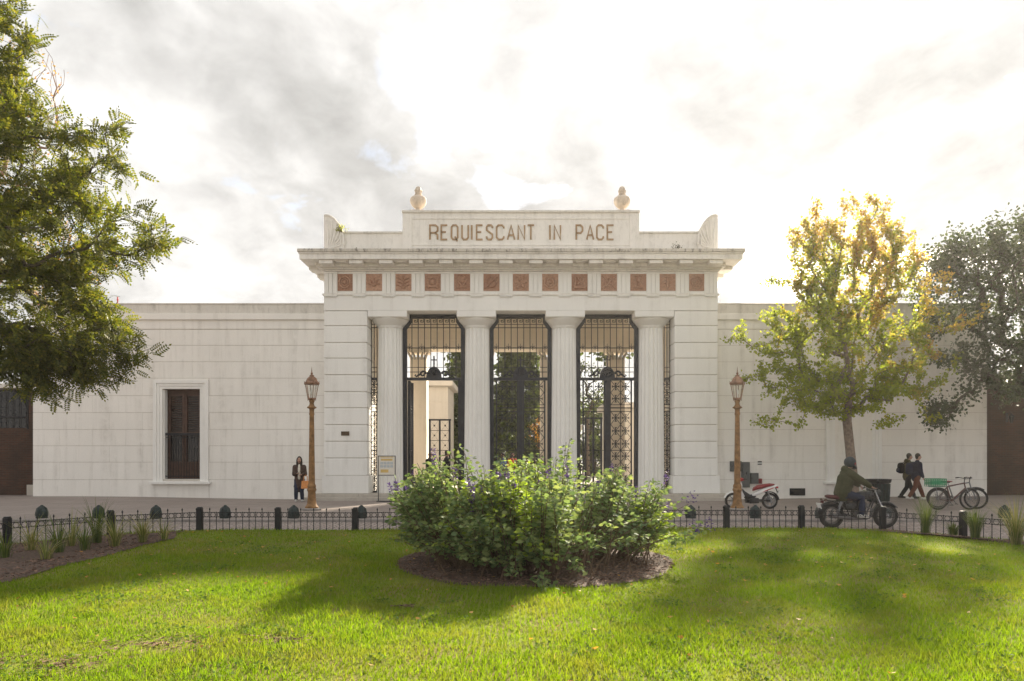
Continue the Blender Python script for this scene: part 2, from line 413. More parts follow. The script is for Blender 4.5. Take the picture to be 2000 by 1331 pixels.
M['orange_leaf'] = leaf('orange_autumn_leaves', [(.36, .17, .04), (.46, .26, .07), (.38, .27, .07)], .45, .6, None, (1.5, 1.3, .7))
def ginkgo_pos(t, c, ri):
    sp = t.n('ShaderNodeSeparateXYZ'); t.l(t.n('ShaderNodeTexCoord').outputs['Object'], sp.inputs[0])
    h = t.math('MULTIPLY', t.math('SUBTRACT', sp.outputs[2], 5.0), .12)      # autumn starts at the tips and the top
    side = t.math('MULTIPLY', sp.outputs[0], .085)
    f = t.math('ADD', t.math('ADD', h, side), t.math('MULTIPLY', t.math('SUBTRACT', t.noise(.75, 3), .5), 2.1))
    f = t.math('ADD', f, t.math('MULTIPLY', t.math('SUBTRACT', ri, .5), .5))
    y = t.ramp(ri, [(0, (.46, .29, .08)), (.5, (.50, .36, .12)), (1, (.42, .235, .09))])
    return t.mix(t.ramp(f, [(.12, 0), (.75, 1)]), c, y)
M['ginkgo'] = leaf('ginkgo_leaves', [(.19, .245, .042), (.27, .315, .05), (.37, .39, .065)], .6, .65, ginkgo_pos, (1.35, 1.35, .7), .2)
M['dark_leaf'] = leaf('dark_glossy_leaves', [(.040, .055, .030), (.058, .076, .038), (.082, .10, .046)], .28, .35, None, (1.4, 1.5, .7), .5)
M['conifer'] = leaf('conifer_sprays', [(.045, .060, .030), (.070, .088, .040), (.11, .125, .05)], .3, .7)
M['reed'] = leaf('ornamental_grass', [(.10, .135, .030), (.16, .19, .05), (.30, .27, .11), (.40, .34, .17)], .35, .6, None, (1.4, 1.4, .8))
M['reed_green'] = leaf('green_ornamental_grass', [(.055, .090, .022), (.085, .125, .028), (.15, .17, .045)], .35, .6, None, (1.4, 1.4, .8))
M['clover'] = leaf('lawn_weed_leaves', [(.07, .125, .03), (.11, .17, .035), (.15, .20, .045)], .35, .8, None, (1.4, 1.5, .6), .08)
M['weed'] = leaf('roof_weed', [(.06, .05, .035), (.10, .085, .05), (.09, .10, .035)], .3, .7)
M['moss'] = leaf('yellow_green_fern', [(.25, .26, .03), (.34, .30, .04)], .4, .6)

# ------------------------------------------------------------------ ground, street, pavement, lawn
def sstep(a, b, x):
    t = min(1, max(0, (x-a)/(b-a))); return t*t*(3-2*t)
def pave_z(x, y): return .07+.13*sstep(8, 18, abs(x))*min(1, max(0, (y-19)/8))
def lawn_z(x, y):
    return .13+.075*math.exp(-((x-5)/4.5)**2-((y-13)/4.0)**2)+.02*math.sin(x*.7+1)*math.sin(y*.5)
m = MB(); m.add([(-300, -300, 0), (300, -300, 0), (300, 300, 0), (-300, 300, 0)], [(0, 1, 2, 3)])
struct(m.build('street', M['cobble']))
KY = 18.9
def sheet(name, mat, xs, ys, zf, skirt=None):
    m = MB(); nx, ny = len(xs), len(ys)
    vs = [(x, y, zf(x, y)) for y in ys for x in xs]
    fs = [(j*nx+i, j*nx+i+1, (j+1)*nx+i+1, (j+1)*nx+i) for j in range(ny-1) for i in range(nx-1)]
    m.add(vs, fs); return struct(m.build(name, mat, smooth=True))
sheet('pavement', M['pavement'], [-60+2*i for i in range(61)], [KY, 20, 21, 22, 23, 24, 25, 26, 27, 28, 30, 34], pave_z)
kerb = struct(bpy.data.objects.new('kerb', None)); COL.objects.link(kerb); kerb.location = (0, KY, 0); ORG['kerb'] = Vector((0, KY, 0))
km = MB(); km.cbox((0, 0, 0), (.595, .09, .07), ch=.015); kme = km.mesh('kerb_stone', M['granite'])
for i in range(40): link('kerb_stone', kme, kerb, (-24+1.2*i, -.085, .004+random.uniform(-.004, .004)))
# fence line (a rounded lawn island) : post positions
POSTS = [(-10.75, 7.6), (-10.45, 9.4), (-10.05, 11.1), (-9.45, 12.78), (-8.38, 14.25), (-6.95, 15.2), (-5.28, 15.42), (-3.55, 15.47),
         (-1.85, 15.5), (-.15, 15.5), (1.55, 15.5), (3.2, 15.5), (4.87, 15.5), (6.55, 15.45), (8.12, 14.95), (9.02, 13.65), (10.05, 12.3), (10.8, 10.7), (11.3, 9.0)]
OUT = [(p[0]*1.012, p[1]+.12) for p in POSTS]
poly = [(-11.3, -14)]+OUT+[(11.8, -14)]
from mathutils.geometry import tessellate_polygon
def inside(x, y, pl):
    c = False; j = len(pl)-1
    for i in range(len(pl)):
        if (pl[i][1] > y) != (pl[j][1] > y) and x < (pl[j][0]-pl[i][0])*(y-pl[i][1])/(pl[j][1]-pl[i][1])+pl[i][0]: c = not c
        j = i
    return c
# lawn surface: grid clipped to the island by snapping rim points
def island(name, mat, dz, pl):
    bm = bmesh.new()
    top = [bm.verts.new((x, y, 0)) for x, y in pl]
    f = bm.faces.new(top)
    for k in range(-24, 28):
        if abs(k) <= 13: bmesh.ops.bisect_plane(bm, geom=bm.verts[:]+bm.edges[:]+bm.faces[:], plane_co=(k*.9, 0, 0), plane_no=(1, 0, 0))
    for k in range(-15, 18): bmesh.ops.bisect_plane(bm, geom=bm.verts[:]+bm.edges[:]+bm.faces[:], plane_co=(0, k*.95, 0), plane_no=(0, 1, 0))
    for v in bm.verts: v.co.z = lawn_z(v.co.x, v.co.y)+dz
    bmesh.ops.recalc_face_normals(bm, faces=bm.faces[:])
    me = bpy.data.meshes.new(name); bm.to_mesh(me); bm.free()
    if me.polygons[0].normal.z < 0: me.flip_normals()
    me.materials.append(mat); me.shade_smooth(); return struct(link(name, me))
island('lawn', M['lawn'], 0, poly)
# stone edging round the island
edge = struct(bpy.data.objects.new('lawn_edging', None)); COL.objects.link(edge); ORG['lawn_edging'] = Vector((0, 0, 0))
for a, b in zip(poly[:-1], poly[1:]):
    a, b = Vector((*a, 0)), Vector((*b, 0)); n = max(1, round((b-a).length/1.1)); d = (b-a)/n
    for i in range(n):
        c0 = a+d*(i+.5); e = MB(); ang = math.atan2(d.y, d.x)
        e.cbox((c0.x, c0.y, lawn_z(c0.x, c0.y)/2-.03), (d.length/2-.006, .06, lawn_z(c0.x, c0.y)/2+.03), Matrix.Rotation(ang, 3, 'Z'), .012)
        e.build('edging_stone', M['granite'], edge)
# planting beds of bark mulch
BED = (.34, 10.6); BR = 2.12
def blob_sheet(name, mat, pts, dz, bulge=0.0):
    cx = sum(p[0] for p in pts)/len(pts); cy = sum(p[1] for p in pts)/len(pts)
    m = MB(); n = len(pts); rings = 7; vs = []
    for r in range(rings):
        k = 1-r/rings
        for x, y in pts:
            X, Y = cx+(x-cx)*k, cy+(y-cy)*k
            vs.append((X, Y, lawn_z(X, Y)+dz+bulge*(1-k*k)+rng.uniform(-.012, .012)*(r > 0)))
    vs.append((cx, cy, lawn_z(cx, cy)+dz+bulge))
    fs = [(r*n+i, r*n+(i+1) % n, (r+1)*n+(i+1) % n, (r+1)*n+i) for r in range(rings-1) for i in range(n)]
    fs += [((rings-1)*n+i, (rings-1)*n+(i+1) % n, rings*n) for i in range(n)]
    m.add(vs, fs); return struct(m.build(name, mat, smooth=True))
bed_pts = []
for k in range(64):
    a = 2*math.pi*k/64; r = BR*(1+.02*math.sin(5*a)+.015*math.sin(9*a+1)); bed_pts.append((BED[0]+r*math.cos(a), BED[1]+r*math.sin(a)))
blob_sheet('shrub_bed', M['soil'], bed_pts, .012, .07)
LB = [(-7.3, 14.85), (-6.75, 13.7), (-6.8, 12.6), (-6.7, 11.4), (-6.75, 10.2), (-6.55, 9.0), (-6.9, 7.8), (-7.6, 6.5), (-10.8, 6.4), (-10.6, 8.4), (-10.25, 10.2), (-9.8, 11.7), (-9.2, 12.95), (-8.3, 14.1), (-7.1, 14.9)]
RB = [(7.6, 15.0), (8.15, 14.3), (8.8, 13.2), (9.3, 12.2), (9.7, 11), (10.2, 9.5), (11.1, 9.3), (10.7, 10.7), (9.95, 12.2), (9.0, 13.5), (8.1, 14.8)]
blob_sheet('left_border_bed', M['soil'], LB, .014, .03)
blob_sheet('right_border_bed', M['soil'], RB, .014, .03)

# numpy foliage helper: template leaf copied to many frames in one mesh
def unit(a): return a/np.maximum(np.linalg.norm(a, axis=1, keepdims=True), 1e-9)
def scatter_mesh(name, mat, P, D, N, size, tv, tf, parent=None, width=None):
    """P positions, D directions (template +x), N normals (template +z), size scale per copy"""
    P, D, N = np.asarray(P, float), unit(np.asarray(D, float)), np.asarray(N, float)
    if parent is not None: P = P-np.array(ORG[parent.name])
    B = unit(np.cross(N, D)); N = np.cross(D, B)
    size = np.broadcast_to(np.asarray(size, float), (len(P),)); w = size if width is None else np.broadcast_to(width, (len(P),))
    tv = np.asarray(tv, float); k = len(tv); n = len(P)
    V = (P[:, None, :]+D[:, None, :]*(tv[None, :, 0:1]*size[:, None, None])+B[:, None, :]*(tv[None, :, 1:2]*w[:, None, None])
         + N[:, None, :]*(tv[None, :, 2:3]*size[:, None, None])).reshape(-1, 3)
    lens = np.array([len(f) for f in tf]); flat = np.concatenate([np.array(f) for f in tf])
    loops = (flat[None, :]+(np.arange(n)*k)[:, None]).reshape(-1)
    tot = np.tile(lens, n); start = np.concatenate([[0], np.cumsum(tot)[:-1]])
    me = bpy.data.meshes.new(name)
    me.vertices.add(len(V)); me.vertices.foreach_set('co', V.astype(np.float32).ravel())
    me.loops.add(len(loops)); me.loops.foreach_set('vertex_index', loops.astype(np.int32))
    me.polygons.add(len(tot)); me.polygons.foreach_set('loop_start', start.astype(np.int32)); me.polygons.foreach_set('loop_total', tot.astype(np.int32))
    me.update(calc_edges=True); me.validate()
    me.materials.append(mat)
    return link(name, me, parent)
def rand_dirs(n, zmin=-1.0, zmax=1.0):
    z = rng.uniform(zmin, zmax, n); a = rng.uniform(0, 2*np.pi, n); r = np.sqrt(np.maximum(0, 1-z*z))
    return np.stack([r*np.cos(a), r*np.sin(a), z], 1)
chip_v = [(-.5, -.5, 0), (.5, -.35, .1), (.45, .4, 0), (-.4, .5, .12)]; chip_f = [(0, 1, 2, 3)]
def chips(name, pts_fn, n, smin=.02, smax=.06):
    P = np.array([pts_fn() for _ in range(n)])
    o = scatter_mesh(name, M['chip'], P, rand_dirs(n, -.3, .3), rand_dirs(n, .5, 1), rng.uniform(smin, smax, n), chip_v, chip_f, width=rng.uniform(.008, .022, n))
    return stuff(o)
def bedpt():
    while True:
        a, r = random.uniform(0, 6.283), BR*1.0*math.sqrt(random.random())
        x, y = BED[0]+r*math.cos(a), BED[1]+r*math.sin(a)
        return (x, y, lawn_z(x, y)+.025+.07*(1-(r/BR)**2))
chips('shrub_bed_mulch', bedpt, 7000)
def polypt(pl):
    xs = [p[0] for p in pl]; ys = [p[1] for p in pl]
    def f():
        while True:
            x, y = random.uniform(min(xs), max(xs)), random.uniform(min(ys), max(ys))
            if inside(x, y, pl): return (x, y, lawn_z(x, y)+.035)
    return f
chips('left_border_mulch', polypt(LB), 7000)
chips('right_border_mulch', polypt(RB), 2500)
# lawn grass: real blades, densest where the camera stands
def grass():
    Ps = []
    for y0, y1, dens in ((2.6, 4.4, 1700), (4.4, 6.4, 3400), (6.4, 8.5, 2300), (8.5, 11.5, 1400), (11.5, 15.7, 750)):
        hw = y1*.80+1.0
        n = int((y1-y0)*2*hw*dens); x = rng.uniform(-hw, hw, n); y = rng.uniform(y0, y1, n)
        # tufts: pull blades toward random tuft centres
        q = .055; x = x+.35*(np.round(x/q)*q-x)+rng.normal(0, .006, n); y = y+.35*(np.round(y/q)*q-y)+rng.normal(0, .006, n)
        Ps.append(np.stack([x, y], 1))
    P = np.concatenate(Ps)
    bx, by = P[:, 0]-BED[0], P[:, 1]-BED[1]
    keep = (bx*bx+by*by) > (BR*.99)**2
    def pip(pl):
        c = np.zeros(len(P), bool); j = len(pl)-1
        for i in range(len(pl)):
            xi, yi = pl[i]; xj, yj = pl[j]
            t_ = ((yi > P[:, 1]) != (yj > P[:, 1])) & (P[:, 0] < (xj-xi)*(P[:, 1]-yi)/(yj-yi+1e-12)+xi)
            c ^= t_; j = i
        return c
    keep &= pip(poly) & ~(pip(LB) & (rng.random(len(P)) < .97)) & ~(pip(RB) & (rng.random(len(P)) < .97))
    # thin, bare places
    s = np.sin(P[:, 0]*1.7+.6)*np.sin(P[:, 1]*2.3+.4)+.6*np.sin(P[:, 0]*4.1+P[:, 1]*1.3)
    keep &= ~((s > 1.05) & (rng.random(len(P)) < .35))
    for cx, cy, rr in ((-3.05, 5.85, .42), (-2.0, 6.0, .3), (-1.15, 7.35, .12), (-3.5, 5.3, .4)):
        keep &= ~(((P[:, 0]-cx)**2+((P[:, 1]-cy)*1.8)**2 < rr*rr) & (rng.random(len(P)) < .5))
    P = P[keep]; n = len(P)
    z = .13+.075*np.exp(-((P[:, 0]-5)/4.5)**2-((P[:, 1]-13)/4.0)**2)+.02*np.sin(P[:, 0]*.7+1)*np.sin(P[:, 1]*.5)
    X = np.stack([P[:, 0], P[:, 1], z-.004], 1)
    up = rand_dirs(n, .0, .2)*rng.uniform(.1, .85, n)[:, None]; up[:, 2] += 1
    patch = .75+.5*(.5+.5*np.sin(P[:, 0]*2.1+1.3*np.sin(P[:, 1]*1.7)))
    h = rng.uniform(.022, .070, n)*patch*np.where(rng.random(n) < .04, 1.5, 1)
    wd = rng.uniform(.0045, .0085, n)*(1+.045*np.maximum(0, P[:, 1]-5))
    tv = [(0, -.5, 0), (0, .5, 0), (.55, -.42, .06), (.55, .42, .06), (1, 0, .24)]
    tf = [(0, 1, 3, 2), (2, 3, 4)]
    return stuff(scatter_mesh('lawn_grass', M['grass'], X, up, rand_dirs(n, -.1, .1), h, tv, tf, width=wd))
grass()

# broad-leaved weeds and thatch in the lawn
wc = [(rng.uniform(-6, 8), rng.uniform(4.3, 13.5), rng.uniform(.06, .30)) for _ in range(230)]
wp = []
for cx, cy, rr in wc:
    if not inside(cx, cy, poly) or (cx-BED[0])**2+(cy-BED[1])**2 < (BR+.2)**2: continue
    for _ in range(int(260*rr)):
        a, q = rng.uniform(0, 6.283), rr*math.sqrt(rng.random()); x, y = cx+q*math.cos(a), cy+q*math.sin(a); wp.append((x, y, lawn_z(x, y)+rng.uniform(.012, .045)))
wp = np.array(wp); nw = len(wp)
stuff(scatter_mesh('lawn_weeds', M['clover'], wp, rand_dirs(nw, -.1, .5), rand_dirs(nw, .5, 1), rng.uniform(.018, .042, nw), [(0, 0, 0), (.5, -.42, .05), (1, 0, 0), (.5, .42, .05)], [(0, 1, 2, 3)]))
tp_ = []
for cx, cy, rr in ((-3.05, 5.85, .42), (-2.0, 6.0, .3), (-1.15, 7.35, .12), (-3.5, 5.3, .4)):
    for _ in range(int(520*rr)):
        a, q = rng.uniform(0, 6.283), rr*1.5*rng.random(); x, y = cx+q*math.cos(a), cy+q*math.sin(a)/1.8; tp_.append((x, y, lawn_z(x, y)+rng.uniform(.006, .03)))
tp_ = np.array(tp_); nt2 = len(tp_)
stuff(scatter_mesh('dry_thatch', M['chip'], tp_, rand_dirs(nt2, -.2, .3), rand_dirs(nt2, .3, 1), rng.uniform(.03, .08, nt2), chip_v, chip_f, width=rng.uniform(.003, .008, nt2)))
# a few fallen leaves on the grass
nf_ = 420; fx, fy_ = rng.uniform(-8, 9.5, nf_), rng.uniform(4.2, 15.0, nf_)
kp = np.array([inside(a, b, poly) for a, b in zip(fx, fy_)]); fx, fy_ = fx[kp], fy_[kp]; nf_ = len(fx)
stuff(scatter_mesh('fallen_leaves', M['orange_leaf'], np.stack([fx, fy_, np.array([lawn_z(a, b) for a, b in zip(fx, fy_)])+.045], 1), rand_dirs(nf_, -.3, .3), rand_dirs(nf_, .6, 1), rng.uniform(.03, .07, nf_), [(-.5, 0, .1), (0, -.35, 0), (.5, 0, .1), (0, .35, 0)], [(0, 1, 2, 3)]))

# ------------------------------------------------------------------ the gatehouse
XC = .36; PY = 27.8; HW = 8.02; CS = 3.63
gh = thing('cemetery_gatehouse', 'white classical gatehouse with four fluted columns and brown lettering on its parapet', 'building', (XC, PY, .07))
SZ = .33                                                   # floor level
pz = [SZ]+[wz(y, PY) for y in (929, 895, 862.5, 830, 797, 765.5, 732.5, 700, 669.5, 636.5, 607.5)]
for s in (-1, 1):
    inner, outer = XC+s*6.26, XC+s*HW
    x0, x1 = min(inner, outer), max(inner, outer)
    m = MB(); m.box(x0+.06, x1-.06, PY+.045, 34.0, SZ, 7.78); m.build('pier_core', M['joint'], gh)
    m = MB(); m.box(x0+.03, x1-.03, PY+1.62, 33.97, SZ+.002, 7.775); m.build('side_wall', M['interior'], gh)
    for i in range(len(pz)-1):
        e = .07 if i == 0 else 0.0
        k = MB(); zc_, hz = (pz[i]+pz[i+1])/2, (pz[i+1]-pz[i])/2-(.012 if i else .006)
        k.cbox(((x0+x1)/2, PY+.8-e/2, zc_), ((x1-x0)/2+e, .8+e/2, hz), ch=.028 if i else .012)
        k.build('stone_block', M['pier'], gh)
# steps
for i, (z0, z1, ex) in enumerate(((.0, .20, .78), (.20, .328, .40))):
    a, b = XC-HW-ex*.9, XC+HW+ex*.9; n = 9; w = (b-a)/n
    for j in range(n):
        k = MB(); k.cbox((a+w*(j+.5), (PY-ex+34)/2, (z0+z1)/2), (w/2-.004, (34-PY+ex)/2, (z1-z0)/2), ch=.012); k.build('step_stone', M['stone'], gh)
# columns
def column_meshes():
    zb, zt = SZ, 7.22; rb, rt = .565, .500; nf, seg = 20, 6; n = nf*seg; vs, fs = [], []
    lev = 12
    for i in range(lev+1):
        t_ = i/lev; z = zb+(zt-zb)*t_; r = rb+(rt-rb)*(t_**1.25)
        for k in range(n):
            u = (k % seg)/seg; dep = .052*math.sin(math.pi*u)
            a = 2*math.pi*k/n; rr = r-dep
            vs.append((rr*math.cos(a), rr*math.sin(a), z))
    for i in range(lev):
        for k in range(n): fs.append((i*n+k, i*n+(k+1) % n, (i+1)*n+(k+1) % n, (i+1)*n+k))
    m = MB(); m.add(vs, fs); shaft = m.mesh('column', M['column'])
    m = MB(); m.lathe([(.47, 7.16), (.512, 7.17), (.520, 7.19), (.512, 7.205), (.525, 7.215), (.532, 7.235), (.522, 7.25), (.55, 7.27), (.62, 7.335), (.69, 7.40), (.745, 7.46), (.765, 7.50), (.755, 7.530), (.5, 7.531)], 40)
    cap = m.mesh('capital', M['column'], smooth=True)
    m = MB(); m.cbox((0, 0, 7.657), (.80, .80, .125), ch=.014); ab = m.mesh('abacus', M['column'])
    return shaft, cap, ab
cm = column_meshes()
CY = PY+.80
for i in range(4):
    cx = (i-1.5)*CS
    c = link('column', cm[0], gh, (cx, CY-PY, -.07)); link('capital', cm[1], c); link('abacus', cm[2], c)
# entablature
def band(name, mat, z0, z1, proj, back=1.2, parent=gh, ch=.0):
    m = MB()
    if ch: m.cbox((XC, (PY-proj+PY+back)/2, (z0+z1)/2), (HW+proj, (back+proj)/2, (z1-z0)/2), ch=ch)
    else: m.box(XC-HW-proj, XC+HW+proj, PY-proj, PY+back, z0, z1)
    return m.build(name, mat, parent)
band('architrave', M['pier'], 7.785, 8.40, .0)
band('taenia', M['cornice'], 8.40, 8.465, .055, ch=.01)
band('frieze', M['pier'], 8.465, 9.36, -.02)
MS = 1.195
tri = MB()
# triglyph: three vertical bars with grooves, cap and guttae below
for k in (-1, 0, 1):
    x = k*.175; tri.prism([(x-.075, 8.467), (x+.075, 8.467), (x+.075, 9.27), (x-.075, 9.27)], -.075, 0)
tri.box(-.27, .27, -.035, 0, 8.466, 9.27)
trim = tri.mesh('triglyph', M['column']); 
tc_ = MB(); tc_.box(-.285, .285, -.09, 0, 9.272, 9.345); tcm = tc_.mesh('triglyph_cap', M['column'])
gt = MB(); gt.box(-.265, .265, -.062, 0, 8.36, 8.398)
for k in range(6): gt.lathe([(.030, 8.315), (.018, 8.36)], 6, ((k-2.5)*.088, -.035, 0))
gtm = gt.mesh('guttae', M['column'])
for i in range(14):
    x = (i-6.5)*MS; xx = max(-HW+.285, min(HW-.285, x))
    t_ = link('triglyph', trim, gh, (xx, .02, -.07)); link('triglyph_cap', tcm, t_); link('guttae', gtm, gh, (xx, 0, -.07))
mp = MB(); mp.box(-.338, .338, -.03, 0, 8.585, 9.268); mpm = mp.mesh('metope', M['terracotta'])
def relief(i):
    m = MB(); zc_ = 8.927; y = -.055
    def ring(r, t_): m.torus((0, y, zc_), r, t_, 20, 6)
    def disc(x, z, r): m.ell((x, y, z), (r, .035, r), 10, 6)
    def bar(a, b, r=.035): m.tube([(a[0], y, zc_+a[1]), (b[0], y, zc_+b[1])], r, 6)
    if i == 0 or i == 12: ring(.22, .035); ring(.14, .02); disc(0, zc_, .07)
    elif i == 1:
        for a in range(5): bar((0, -.1), (.24*math.cos(a*.78), .22*math.sin(a*.78)-.05), .028)
        disc(0, zc_-.08, .1)
    elif i == 2:
        bar((0, -.26), (0, .26), .03)
        for s in (-1, 1):
            for z in (-.16, -.02, .12): bar((0, z-.05), (s*.23, z+.06), .03)
    elif i == 3: 
        ring(.20, .04); disc(0, zc_, .10)
        for a in range(4): disc(.26*math.cos(a*math.pi/2+.785), zc_+.26*math.sin(a*math.pi/2+.785), .06)
    elif i == 4: disc(0, zc_+.1, .13); bar((-.2, -.2), (.2, -.2), .04); bar((-.15, .05), (.0, -.2)); bar((.15, .05), (.0, -.2)); disc(-.1, zc_+.2, .05); disc(.1, zc_+.2, .05)
    elif i == 5: ring(.2, .03); bar((-.25, -.22), (.24, .24), .045); bar((-.05, .26), (.26, -.02), .03)
    elif i == 6:
        for a in range(6): bar((.05*math.cos(a*1.047), .05*math.sin(a*1.047)), (.25*math.cos(a*1.047), .25*math.sin(a*1.047)), .055)
        disc(0, zc_, .06)
    elif i == 7: ring(.23, .03); ring(.13, .035); disc(0, zc_, .05)
    elif i == 8: bar((-.2, -.22), (-.2, .2), .04); bar((.2, -.22), (.2, .2), .04); bar((-.22, -.22), (.22, -.22), .04); bar((-.1, .2), (.1, -.1)); bar((.1, .2), (-.1, -.1))
    elif i == 9: bar((-.26, -.26), (.26, .26), .035); bar((.26, -.26), (-.26, .26), .035); ring(.16, .025)
    elif i == 10: disc(0, zc_+.12, .12); bar((-.16, .26), (.16, .26), .03); bar((0, 0), (0, -.16), .04); bar((-.18, -.22), (.18, -.22), .035)
    else: m.ell((0, y, zc_+.04), (.075, .04, .2), 10, 6); bar((0, -.1), (0, -.26), .035); bar((-.14, .2), (.14, .2), .02); bar((-.14, -.05), (.14, -.05), .02)
    return m.mesh('relief', M['terracotta'], smooth=True)
for i in range(13):
    o = link('metope', mpm, gh, ((i-6)*MS, .02, -.07)); link('relief', relief(i), o)
# cornice
band('bed_moulding', M['cornice'], 9.362, 9.43, .07, ch=.02); band('bed_moulding', M['cornice'], 9.432, 9.50, .15, ch=.025)
band('soffit', M['cornice'], 9.502, 9.66, .26, ch=.03)
band('corona', M['cornice'], 9.662, 9.86, .76, 6.2)
band('cornice_fillet', M['cornice'], 9.862, 9.92, .80, 6.24, ch=.015)
band('cornice_top', M['coping'], 9.922, 10.06, .84, 6.28, ch=.03)
mu = MB(); mu.cbox((0, -.36, 9.585), (.27, .32, .072), ch=.012)
for a in range(6):
    for b in range(3): mu.lathe([(.020, 9.500), (.028, 9.514)], 6, ((a-2.5)*.085, -.58+b*.13, 0))
mum = mu.mesh('mutule', M['cornice'])
for i in range(14): link('mutule', mum, gh, ((i-6.5)*MS, 0, -.07))
cf = MB(); cf.box(-.26, .26, -.62, -.27, 9.64, 9.661); cf.box(-.20, .20, -.57, -.32, 9.615, 9.64)
cfm = cf.mesh('soffit_coffer', M['cornice'])
for i in range(13): link('soffit_coffer', cfm, gh, ((i-6)*MS, 0, -.07))
# side mutules on the returns
for s in (-1, 1):
    for j in range(4):
        k = MB(); k.cbox((XC+s*(HW+.36), PY+.5+j*1.2, 9.585), (.32, .27, .072), ch=.012); k.build('mutule', M['cornice'], gh)
# attic parapet
m = MB(); m.box(XC-HW, XC+HW, PY+.06, PY+.66, 10.06, 10.93); m.build('parapet', M['cornice'], gh)
m = MB(); m.cbox((XC, PY+.36, 10.97), (HW-.02, .335, .045), ch=.012); m.build('parapet_coping', M['wing_coping'], gh)
AH = 4.81
m = MB(); m.box(XC-AH, XC+AH, PY-.01, PY+.80, 10.062, 11.76); m.build('inscription_block', M['cornice'], gh)
for s in (-1, 1):
    m = MB(); m.box(XC+s*(AH-.19)-.19, XC+s*(AH-.19)+.19, PY-.05, PY-.012, 10.25, 11.70); m.build('panel_pilaster', M['cornice'], gh)
m = MB(); m.cbox((XC, PY+.39, 11.80), (AH+.03, .46, .045), ch=.012); m.build('parapet_coping', M['wing_coping'], gh)
m = MB(); m.box(XC-AH+.39, XC+AH-.39, PY-.035, PY-.012, 11.50, 11.56); m.box(XC-AH+.39, XC+AH-.39, PY-.035, PY-.012, 10.42, 10.475); m.box(XC-AH+.39, XC+AH-.39, PY-.055, PY-.012, 10.30, 10.34)
m.build('panel_moulding', M['cornice'], gh)
# lettering, built stroke by stroke
G = {'R': [[(0,0),(0,1),(.72,1),(1,.86),(1,.62),(.72,.47),(0,.47)], [(.62,.47),(.98,.32),(.98,0)]],
     'E': [[(1,1),(0,1),(0,0),(1,0)], [(0,.52),(.78,.52)]],
     'Q': [[(.25,0),(0,.14),(0,.86),(.25,1),(.75,1),(1,.86),(1,.14),(.75,0),(.25,0)], [(.55,.2),(.95,-.12)]],
     'U': [[(0,1),(0,.14),(.25,0),(.75,0),(1,.14),(1,1)]], 'I': [[(.5,0),(.5,1)]],
     'S': [[(1,.80),(1,.88),(.76,1),(.24,1),(0,.86),(0,.66),(.95,.36),(1,.14),(.76,0),(.24,0),(0,.12),(0,.22)]],
     'C': [[(1,.78),(1,.87),(.76,1),(.25,1),(0,.86),(0,.14),(.25,0),(.76,0),(1,.13),(1,.22)]],
     'A': [[(0,0),(.5,1),(1,0)], [(.2,.3),(.8,.3)]], 'N': [[(0,0),(0,1),(1,0),(1,1)]], 'T': [[(0,1),(1,1)], [(.5,1),(.5,0)]],
     'P': [[(0,0),(0,1),(.72,1),(1,.86),(1,.60),(.72,.45),(0,.45)]]}
TXT = [('R', 839, 856), ('E', 861, 874.5), ('Q', 881, 895), ('U', 901.5, 915.5), ('I', 919, 924), ('E', 930, 943.5), ('S', 949.5, 963), ('C', 969, 985), ('A', 990.5, 1006), ('N', 1011, 1025.5), ('T', 1029.5, 1044),
       ('I', 1071.5, 1076.5), ('N', 1081.5, 1095.5), ('P', 1124.5, 1138.5), ('A', 1145, 1160), ('C', 1164.5, 1179), ('E', 1185, 1199)]
LZ0, LZ1 = 10.665, 11.245
for ch_, a, b in TXT:
    m = MB(); th = .034
    X0, X1 = wx(a, PY)+th*.6, wx(b, PY)-th*.6
    for st in G[ch_]:
        P = [Vector((X0+(X1-X0)*u, 0, LZ0+(LZ1-LZ0)*v)) for u, v in st]
        closed = (P[0]-P[-1]).length < 1e-6; n = len(P)
        L, Rr = [], []
        for i in range(n):
            if closed: d0 = (P[i]-P[i-1 if i else n-2]).normalized(); d1 = (P[(i+1) if i < n-1 else 1]-P[i]).normalized()
            else:
                d1 = (P[min(i+1, n-1)]-P[max(i, 0)]) if i < n-1 else (P[i]-P[i-1]); d0 = (P[i]-P[i-1]) if i else d1
                d0, d1 = d0.normalized(), d1.normalized()
            t_ = (d0+d1).normalized(); nn = Vector((-t_.z, 0, t_.x)); k = min(1.35, 1/max(.45, t_.dot(d1)))
            L.append(P[i]+nn*th*k); Rr.append(P[i]-nn*th*k)
        for i in range(n-1):
            q = [L[i], L[i+1], Rr[i+1], Rr[i]]
            m.prism([(v.x, v.z) for v in q], PY-.042, PY-.011)
    m.build('letter', M['letter'], gh)
# urns
up = [(.0, 0), (.20, 0), (.20, .03), (.14, .06), (.10, .10), (.10, .135), (.16, .155), (.25, .23), (.315, .33), (.34, .42), (.345, .45), (.325, .47), (.335, .49), (.325, .55), (.27, .60), (.19, .63), (.14, .65), (.125, .69), (.15, .71), (.15, .74), (.11, .76), (.09, .77), (.0, .771)]
um = MB(); um.lathe([(max(r, .001), z) for r, z in up], 24, cap=False); umm = um.mesh('urn', M['urn'], smooth=True)
ub = MB(); ub.cbox((0, 0, -.05), (.28, .28, .05), ch=.01); ubm = ub.mesh('urn_plinth', M['urn'])
uf = MB()
for a in range(7):
    an = a*.9; uf.tube([(.06*math.cos(an), .06*math.sin(an), .75), (.12*math.cos(an), .12*math.sin(an), .86), (.07*math.cos(an+.5), .07*math.sin(an+.5), .99), (.03*math.cos(an+.9), .03*math.sin(an+.9), 1.06-.02*(a % 3))], [.05, .055, .04, .008], 6)
ufm = uf.mesh('flame', M['urn'], smooth=True)
